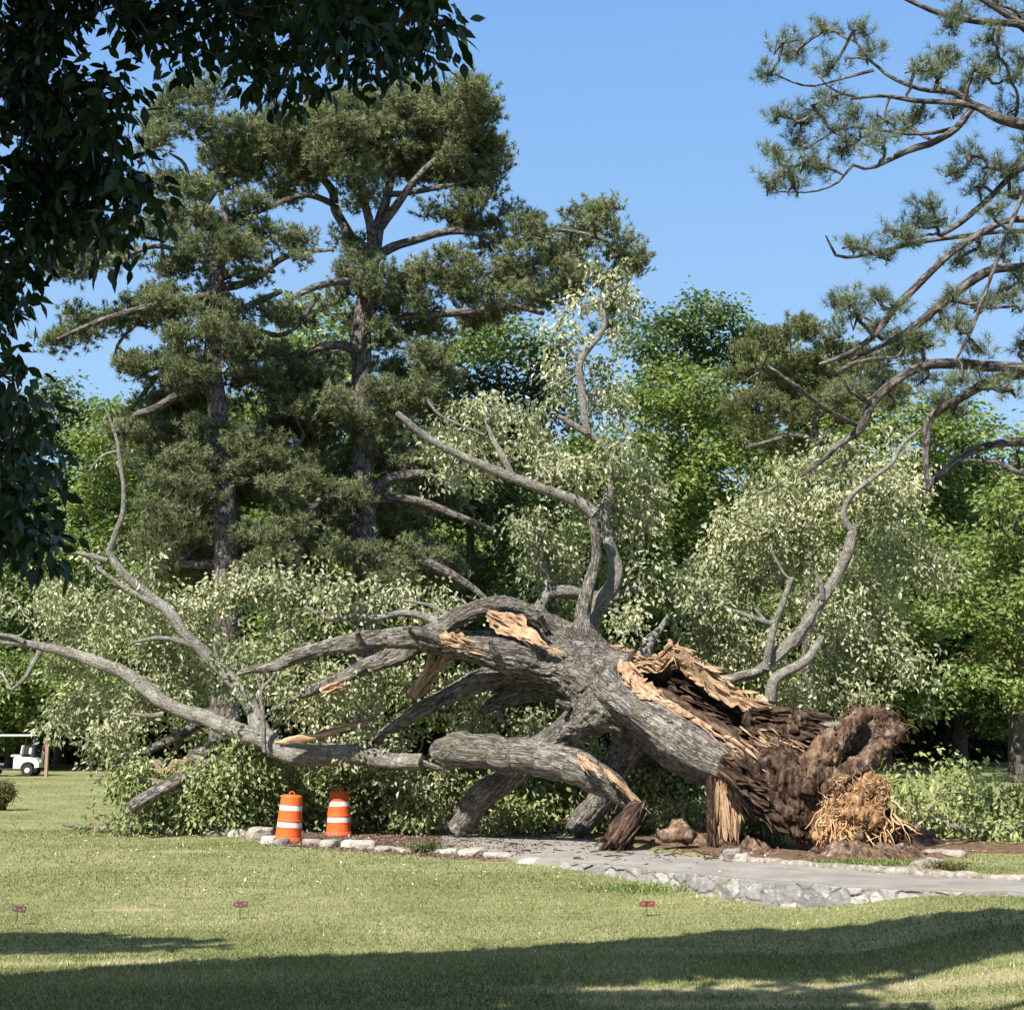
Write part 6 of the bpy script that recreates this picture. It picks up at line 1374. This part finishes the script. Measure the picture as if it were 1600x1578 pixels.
vb = [(40, 20, 90, 40), (30, 90, 90, 60), (85, 35, 40, 30), (60, 160, 80, 60), (130, 130, 34, 28), (150, 130, 44, 24), (190, 145, 26, 20), (110, 200, 80, 60), (170, 190, 44, 40), (60, 270, 90, 60), (160, 270, 70, 54), (210, 290, 32, 44), (130, 330, 60, 34), (200, 330, 34, 26), (165, 375, 26, 22), (60, 350, 80, 50), (30, 410, 44, 50), (-20, 450, 60, 50), (5, 490, 26, 34), (-10, 560, 30, 40), (20, 590, 34, 28), (0, 640, 40, 44), (40, 645, 16, 18), (15, 700, 44, 34), (50, 720, 26, 26), (30, 760, 46, 34), (20, 810, 50, 30), (60, 820, 30, 24), (70, 850, 20, 16), (-20, 800, 60, 60),
      (210, 30, 22, 26), (250, 30, 50, 40), (290, 70, 40, 26), (310, 20, 60, 40), (360, 60, 50, 34), (400, 20, 60, 40), (420, 80, 50, 34), (400, 130, 30, 28), (440, 140, 40, 22), (480, 120, 44, 24), (470, 60, 60, 44), (530, 40, 60, 44), (540, 100, 34, 22), (590, 60, 50, 40), (600, 100, 20, 16), (640, 50, 44, 32), (660, 85, 20, 14), (690, 40, 18, 14), (580, 10, 80, 24), (660, 15, 40, 18), (650, 0, 40, 14), (200, 5, 40, 16), (500, -20, 200, 40), (100, -30, 150, 50)]
cs_ = []; cen = []
for px, py, rx, ry in vb:
    D = 6.6+rng.normal()*.35; s = D/F; c_ = P(px, py, D); cen.append(c_)
    cs_.append(cloud(c_, np.array([rx*s, .28, ry*s]), max(4, int(rx*ry*s*s*640)), rng, shell=.2))
tw = Acc(); connect(tw, nodes3, nr3, np.array(cen), rng, r_tip=.006, r_max=.04, sides=5, wob=.08)
cc = np.concatenate(cs_); nb = np.array(cen)
for p in cc[rng.random(len(cc)) < .5]:
    j = int(np.argmin(np.linalg.norm(nb-p, axis=1))); tube(tw, np.array([nb[j], (nb[j]+p)/2+rng.normal(size=3)*.02, p]), [.005, .004, .002], 3, spline=False, cap=False)
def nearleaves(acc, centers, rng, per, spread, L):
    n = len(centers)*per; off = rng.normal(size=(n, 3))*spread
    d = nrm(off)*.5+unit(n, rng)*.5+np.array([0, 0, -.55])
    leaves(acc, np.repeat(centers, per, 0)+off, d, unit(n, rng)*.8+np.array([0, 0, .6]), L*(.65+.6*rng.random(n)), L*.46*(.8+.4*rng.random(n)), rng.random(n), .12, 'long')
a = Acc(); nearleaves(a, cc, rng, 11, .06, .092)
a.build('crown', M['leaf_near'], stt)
# unseen leaves added overhead: shade the hanging leaves, throw the lawn's band of shade
pts = []
for c_ in cen:
    for t in (1.6, 2.6, 3.6): pts.append(c_+S*t+rng.normal(size=(26, 3))*.42)
pts = np.concatenate(pts)
edgeL = np.array([[-14, 8.5], [-9, 11.6]]+[list(GT(px_, py_)[:2]) for px_, py_ in ((0, 1525), (200, 1508), (400, 1498), (600, 1490), (800, 1480), (1000, 1466), (1200, 1450), (1400, 1434), (1600, 1418))]+[[9, 16.6], [13, 17.2]])
n = 70000; x = -13+25*rng.random(n); y = 7.5+9.5*rng.random(n)
far_ = np.interp(x, edgeL[:, 0], edgeL[:, 1])-.13-.25*smooth((x-3)/2)+.05*vnoise(np.column_stack([x*1.5, x*0, x*0]), 3)
nb_ = np.array([[-13, 4], [-1, 8], [.15, 11.6]]+[list(GT(px_, py_)[:2]) for px_, py_ in ((870, 1536), (982, 1530), (1220, 1528), (1315, 1521), (1457, 1516), (1600, 1488))]+[[9, 14.6], [12, 15.6]])
near_ = np.interp(x, nb_[:, 0], nb_[:, 1])+.25*vnoise(np.column_stack([x*1.1, x*0, x*0]), 4)
gap = vnoise(np.column_stack([x*.45, y*2.6, x*0]), 6) > .62
k = (y < far_) & (y > near_) & ~(gap & (y < far_-.5))
gpt = np.column_stack([x[k], y[k]]); hh = 9.0+1.5*rng.random(len(gpt))
hp_ = np.column_stack([gpt, hgt(gpt[:, 0], gpt[:, 1])])+S*(hh/S[2])[:, None]
ex = []  # leaf clumps placed to cast the separate streaks of shade
for (px, py, rx, ry, m_) in ((20, 1464, .9, .12, 500), (200, 1470, .9, .03, 120), (70, 1484, 1.3, .045, 260), (30, 1474, .9, .08, 260), (1000, 1557, .9, .05, 260)):
    g = GT(px, py); u = rng.normal(size=(m_, 2))*np.array([rx, ry])*.5; q = np.column_stack([g[0]+u[:, 0], g[1]+u[:, 1], np.full(m_, g[2])]); ex.append(q+S*((9.2+rng.random(m_))/S[2])[:, None])
ov = np.concatenate([np.column_stack([-15+28*rng.random(26000), -13+14.6*rng.random(26000), 9.2+1.6*rng.random(26000)]), np.column_stack([-16+7*rng.random(7000), -4+9*rng.random(7000), 5+5*rng.random(7000)])])  # leaf slabs added overhead and behind to block sky light
hi = np.concatenate([pts, hp_, ov]+ex)
def inframe(p, mg=170):
    q = p-np.array([0, 0, HCAM]); z = q[:, 1]*cp+q[:, 2]*sp; X = 800+F*q[:, 0]/np.maximum(z, .01); Y = 789-F*(-q[:, 1]*sp+q[:, 2]*cp)/np.maximum(z, .01)
    return (z > 0) & (X > -mg) & (X < 1600+mg) & (Y > -mg) & (Y < 1578+mg)
hi = hi[~inframe(hi) & (hi[:, 2] > 3.0)]
n = len(hi); a = Acc()
leaves(a, hi, unit(n, rng)*np.array([1, 1, .5]), unit(n, rng)*.5+S, .30, .22, rng.random(n), .05)
tag(a.build('added_shade_crown', M['leaf_near'], stt), 'unseen crown leaves added above the view to cast shade')
ctrs = hi[rng.integers(0, n, 90)]; connect(tw, nodes3, nr3, ctrs, rng, r_tip=.012, r_max=.06, sides=5, wob=.06)
tw.build('branches', M['bark_dark'], stt)

LOCAL = True      # from here on parts are modelled in their thing's own coordinates
# ================================================================== TRAFFIC DRUMS
def simple(name, col, rough=.5, spec=.4, nscale=0, ncol=None, amt=.5):
    m, nt, out = newmat(name)
    c = col
    geo = nt.nodes.new("ShaderNodeNewGeometry").outputs["Position"]
    if ncol:
        c = mixc(nt, maprange(nt, noise(nt, geo, nscale, 5, .7), .5, .72, 0, amt), col, ncol)
    pbsdf(nt, out, c, rough, spec); return m
m_or = simple('orange_plastic', (.72, .12, .025), .55, .3, 9, (.40, .085, .035), .75)
m_or2 = simple('faded_orange_plastic', (.62, .11, .045), .6, .3, 9, (.42, .16, .09), .7)
m_wh = simple('white_reflective_band', (.72, .72, .74), .4, .5, 11, (.42, .40, .37), .7)
def drum(g, label, H_, tilt, seed, lid):
    t = thing('traffic_drum', g, label, 'traffic drum', 'orange and white traffic drums'); t.rotation_euler = tilt
    r = lambda h: (.245-.055*h/H_)
    prof = [(0, .02), (.262, .02), (.262, .045), (.248, .09), (r(.1), .095)]
    a = Acc(); lathe(a, prof, n=40); a.build('base', m_or2, t, smooth_=False)
    hs = [.095, .27, .39, .57, .69, .84]; hs = [h*H_/.87 for h in hs]
    prof = []
    for h in np.linspace(hs[0], hs[5], 40):
        k = min(abs(h-x_) for x_ in hs[1:5]); prof.append((r(h)+(.008 if k < .013 else 0)-(.004 if (hs[1] < h < hs[2] or hs[3] < h < hs[4]) else 0), h))
    prof += [(r(hs[5])-.02, hs[5]+.022), (.11, hs[5]+.03), (0, hs[5]+.03)]
    a = Acc(); lathe(a, prof, n=40); V = a.V[0]; a.build('body', m_or, t, smooth_=True)
    for (h0, h1) in ((hs[1]+.013, hs[2]-.013), (hs[3]+.013, hs[4]-.013)):
        a = Acc(); lathe(a, [(r(h0)-.002, h0), (r(h1)-.002, h1)], n=40); tag(a.build('reflective_band', m_wh, t, smooth_=True))
    a = Acc(); z = hs[5]+.03
    if lid: # broad two-post handle
        for sx_ in (-.06, .06): box(a, (sx_, 0, z+.022), (.025, .05, .05), bevel=.004)
        box(a, (0, 0, z+.052), (.15, .05, .018), bevel=.004)
    else: tube(a, np.array([[-.045, 0, z-.01], [-.04, 0, z+.035], [0, 0, z+.052], [.04, 0, z+.035], [.045, 0, z-.01]]), [.012]*5, 8, .02)
    a.build('handle', m_or, t, smooth_=False)
g1 = G(450, 1313, .40); g1[2] = hp(g1[0], g1[1])+.005
g2 = G(529, 1303, .40); g2[2] = hp(g2[0], g2[1])+.005
drum(g1, 'left drum, leaning slightly right, nearer the edging stones', .85, (0, math.radians(3.5), .3), 1, False)
drum(g2, 'right drum, standing upright against the green leaves', .86, (0, 0, .1), 2, True)

# ================================================================== ARROW MARKERS ON STAKES
m_sg = simple('red_brown_board', (.20, .04, .04), .6, .3, 30, (.16, .06, .05), .7)
m_sg2 = simple('faded_board', (.11, .05, .045), .7, .3, 30, (.12, .07, .06), .7)
m_mk = simple('pale_scuffed_paint', (.28, .17, .17), .7, .3, 60, (.2, .1, .1), .6)
m_dk = simple('dark_metal', (.05, .045, .045), .5, .5)
for i, (px, pyb, hgt_px, w, lab, mt, rz, ry) in enumerate([(24, 1446, 26, .17, 'weathered brown arrow marker tipped down on its stake, far left of the lawn', m_sg2, .15, .14), (375, 1437, 24, .18, 'brownish red arrow marker on the lawn below the traffic drums', m_sg2, 0, -.03), (1011, 1432, 20, .20, 'bright red arrow marker low in the grass in front of the stone wall', m_sg, 0, 0)]):
    g = GT(px, pyb); s = g[1]/F; t = thing('arrow_marker', g, lab, 'marker', 'small arrow markers on the lawn'); t.rotation_euler = (0, ry, rz)
    a = Acc(); tube(a, np.array([[0, 0, -.05], [0, 0, hgt_px*s*.8]]), [.005, .005], 6, spline=False); a.build('stake', m_dk, t)
    h = .036; zc = hgt_px*s-.01; a = Acc()
    out2 = [(-w/2, 0), (-w/2+.045, h), (w/2, h), (w/2, -h), (-w/2+.045, -h)]
    V = [(x, -.008, zc+z) for x, z in out2]+[(x, .008, zc+z) for x, z in out2]; n_ = 5
    a.add(V, [[0, 4, 3, 2, 1]]); a.add(V, [[5, 6, 7, 8, 9]]); a.add(V, [[j, (j+1) % 5, (j+1) % 5+5, j+5] for j in range(5)])
    a.build('board', mt, t)
    a = Acc()
    for (x0, x1, z0, z1) in ((-.055, -.03, -.012, .015), (.0, .03, -.02, -.005), (.045, .075, .0, .02)):
        V = [(x0, -.0105, zc+z0), (x1, -.0105, zc+z0+.003), (x1-.004, -.0105, zc+z1), (x0+.004, -.0105, zc+z1)]; a.add(V, [[0, 1, 2, 3]])
    a.build('painted_mark', m_mk, t)
    if i == 2: a = Acc(); box(a, (-.008, -.012, zc+.006), (.032, .006, .05), bevel=.002); a.build('bracket', m_dk, t)

# ================================================================== GOLF CART
D = 64.0; gc = P(49, 1200, D); gc[2] = hp(gc[0], gc[1])
t = thing('golf_cart', gc, 'white golf cart with two golf bags parked on the lawn, cut by the left edge', 'golf cart')
m_wp = simple('white_cart_body', (.72, .72, .70), .35, .5, 3, (.6, .59, .56), .4)
m_bk = simple('black_plastic', (.02, .02, .022), .5, .4)
m_seat = simple('grey_vinyl', (.45, .44, .42), .5, .4)
m_chr = simple('wheel_metal', (.6, .6, .58), .35, .6)
a = Acc()
prof = [(-.62, .33), (-.62, .78), (-.50, .84), (.05, .83), (.36, .78), (.50, .60), (.52, .40), (.34, .36), (.30, .52), (.16, .62), (-.02, .63), (-.18, .58), (-.28, .45), (-.30, .33)]
def extr(acc, prof, y0, y1):
    n = len(prof); V = [(x, y0, z) for x, z in prof]+[(x, y1, z) for x, z in prof]
    acc.add(V, [list(range(n))]); acc.add(V, [list(range(2*n-1, n-1, -1))]); acc.add(V, [[j, (j+1) % n, (j+1) % n+n, j+n] for j in range(n)])
extr(a, prof, -.58, .58); a.build('rear_body', m_wp, t)
a = Acc(); extr(a, [(-2.55, .35), (-2.6, .55), (-2.35, .80), (-1.95, 1.02), (-1.85, .98), (-1.95, .40), (-2.05, .33)], -.55, .55); a.build('front_cowl', m_wp, t)
a = Acc(); box(a, (-1.2, 0, .30), (1.9, 1.1, .07), bevel=.02); a.build('floor', m_bk, t)
a = Acc(); box(a, (-.55, 0, .88), (.5, 1.0, .12), bevel=.04); box(a, (-.30, 0, 1.15), (.12, 1.0, .42), bevel=.04, ry=.15); a.build('seat', m_seat, t)
a = Acc(); V = []
for z_, e in ((1.74, .0), (1.78, .02), (1.81, -.03), (1.825, -.15)):
    for x, y in ((-1.95-e, -.6-e), (.05+e, -.6-e), (.05+e, .6+e), (-1.95-e, .6+e)): V.append((x, y, z_))
a.add(V, [[j*4+k, j*4+(k+1) % 4, j*4+4+(k+1) % 4, j*4+4+k] for j in range(3) for k in range(4)]+[[12, 13, 14, 15], [3, 2, 1, 0]]); a.build('roof', m_wp, t)
for y in (-.52, .52):
    a = Acc(); tube(a, np.array([[-1.95, y, .98], [-1.7, y, 1.76]]), [.02, .02], 6, spline=False); a.build('strut', m_bk, t)
    a = Acc(); tube(a, np.array([[-.2, y, .8], [-.1, y, 1.76]]), [.02, .02], 6, spline=False); a.build('strut', m_bk, t)
for x in (0, -1.75):
    for y in (-.5, .5):
        a = Acc(); lathe(a, [(.12, -.09), (.25, -.09), (.27, -.06), (.27, .06), (.25, .09), (.12, .09)], (x, y, .27), 28, axis=1); w = a.build('wheel', m_bk, t, smooth_=False)
        a = Acc(); lathe(a, [(0, -.085), (.05, -.10), (.06, -.07), (.13, -.075), (.14, -.09)], (x, y, .27), 20, axis=1)
        lathe(a, [(0, .085), (.05, .10), (.06, .07), (.13, .075), (.14, .09)], (x, y, .27), 20, axis=1); a.build('hubcap', m_chr, w, smooth_=False)
a = Acc(); tube(a, np.array([[-1.9, -.25, .95], [-1.55, -.25, 1.1]]), [.02, .02], 6, spline=False); lathe(a, [(.15, 0), (.165, .015), (.15, .03)], (-1.5, -.25, 1.1), 20, ry=-1.0); a.build('steering_wheel', m_bk, t)
for i, (x, y, c1, lab) in enumerate(((.12, -.28, (.03, .03, .05), 'black golf bag with white pocket standing on the back of the golf cart'), (.42, .18, (.16, .03, .04), 'white and dark red golf bag at the rear end of the golf cart'))):
    b = thing('golf_bag', gc+np.array([x, y, .80 if i == 0 else .42]), lab, 'golf bag', 'golf bags on the cart'); b.rotation_euler = (0, .12, 0)
    mb_ = simple('bag_cloth', c1, .7, .2); mw_ = simple('bag_trim', (.6, .6, .62), .6, .3)
    hb = .58 if i == 0 else .92
    a = Acc(); lathe(a, [(0, 0), (.12, 0), (.135, .05), (.125, hb*.5), (.14, hb*.9), (.14, hb), (.11, hb), (0, hb-.02)], n=20); a.build('bag', mb_, b, smooth_=False)
    a = Acc(); box(a, (-.10 if i == 0 else -.02, -.11, hb*.5), (.14, .08, hb*.5), bevel=.03); a.build('pocket', mw_, b)
    for k in range(5):
        a = Acc(); xx, yy = .06*math.cos(k*1.3), .06*math.sin(k*1.3); zt_ = hb+.12+.06*(k % 3)
        tube(a, np.array([[xx, yy, hb-.1], [xx*1.4, yy*1.4, zt_]]), [.01, .01], 5, spline=False)
        v, f = ICO[1]; a.add(v*np.array([.045, .04, .07])+np.array([xx*1.4, yy*1.4, zt_+.03]), f)
        a.build('club', mw_ if k % 2 else mb_, b)

# wooden post and plank fence on the far lawn
m, nt, out = newmat('weathered_wood'); geo = nt.nodes.new("ShaderNodeNewGeometry").outputs["Position"]
c = ramp(nt, noise(nt, vscale(nt, geo, (6, 6, 1)), 4, 5, .7), [(.3, (.16, .11, .075)), (.7, (.40, .29, .20))]); pbsdf(nt, out, c, .9, .2); M['wood'] = m
g = P(72.5, 1200, 62); g[2] = hp(g[0], g[1]); t = thing('wooden_post', g, 'tall plain wooden post standing behind the golf cart', 'post')
a = Acc(); box(a, (0, 0, 1.08), (.14, .14, 2.2), bevel=.01); a.build('post', M['wood'], t)
a = Acc(); box(a, (-.09, -.03, 2.02), (.07, .1, .28), bevel=.01); a.build('box', simple('grey_box', (.35, .34, .32)), t)
g = P(197, 1200, 60); g[2] = hp(g[0], g[1]); t = thing('plank_fence', g, 'low brown plank fence with posts half hidden behind the pale leaves', 'fence'); s = 60/F
for (x, h, w_) in ((0, 1.45, .16), (.82, 1.2, .16), (.2, .5, .1), (1.05, .8, .12), (2.9, .95, .12)):
    a = Acc(); box(a, (x, 0, h/2), (w_, .14, h), bevel=.01); a.build('post', M['wood'], t)
for k in range(5):
    a = Acc(); box(a, (2.0, -.09, .28+k*.12), (1.95, .035, .112), bevel=.006); a.build('plank', M['wood'], t)
for k in range(3):
    a = Acc(); box(a, (.42, -.09, .28+k*.12), (.7, .035, .112), bevel=.006); a.build('plank', M['wood'], t)

# small bush at the left edge
g = GT(2, 1266); t = thing('bush', g, 'small twiggy red and green bush at the left edge of the lawn', 'bush'); r = np.random.default_rng(9)
s = g[1]/F; tw = Acc(); a = Acc(); R_ = 20*s; H_ = 42*s
for i in range(60):
    d = nrm(np.array([r.normal()*.5, r.normal()*.5, 1.1])); l = H_*(.7+.4*r.random()); tube(tw, np.array([[r.normal()*.05, r.normal()*.05, 0], d*l*.5, d*l]), [.012, .008, .003], 4, spline=False, cap=False)
c_ = cloud(np.array([0, 0, H_*.62]), np.array([R_, R_, H_*.4]), 160, r); n = len(c_)*22
leaves(a, np.repeat(c_, 22, 0)+r.normal(size=(n, 3))*.07, unit(n, r)+np.array([0, 0, .3]), unit(n, r), .06, .035, r.random(n))
o = a.build('foliage', leafmat('bush_leaf', [(0, (.05, .07, .02)), (.5, (.12, .15, .05)), (.8, (.20, .12, .06)), (1, (.28, .25, .12))], .3)); o.parent = t
o = tw.build('stems', simple('red_stem', (.10, .04, .03))); o.parent = t
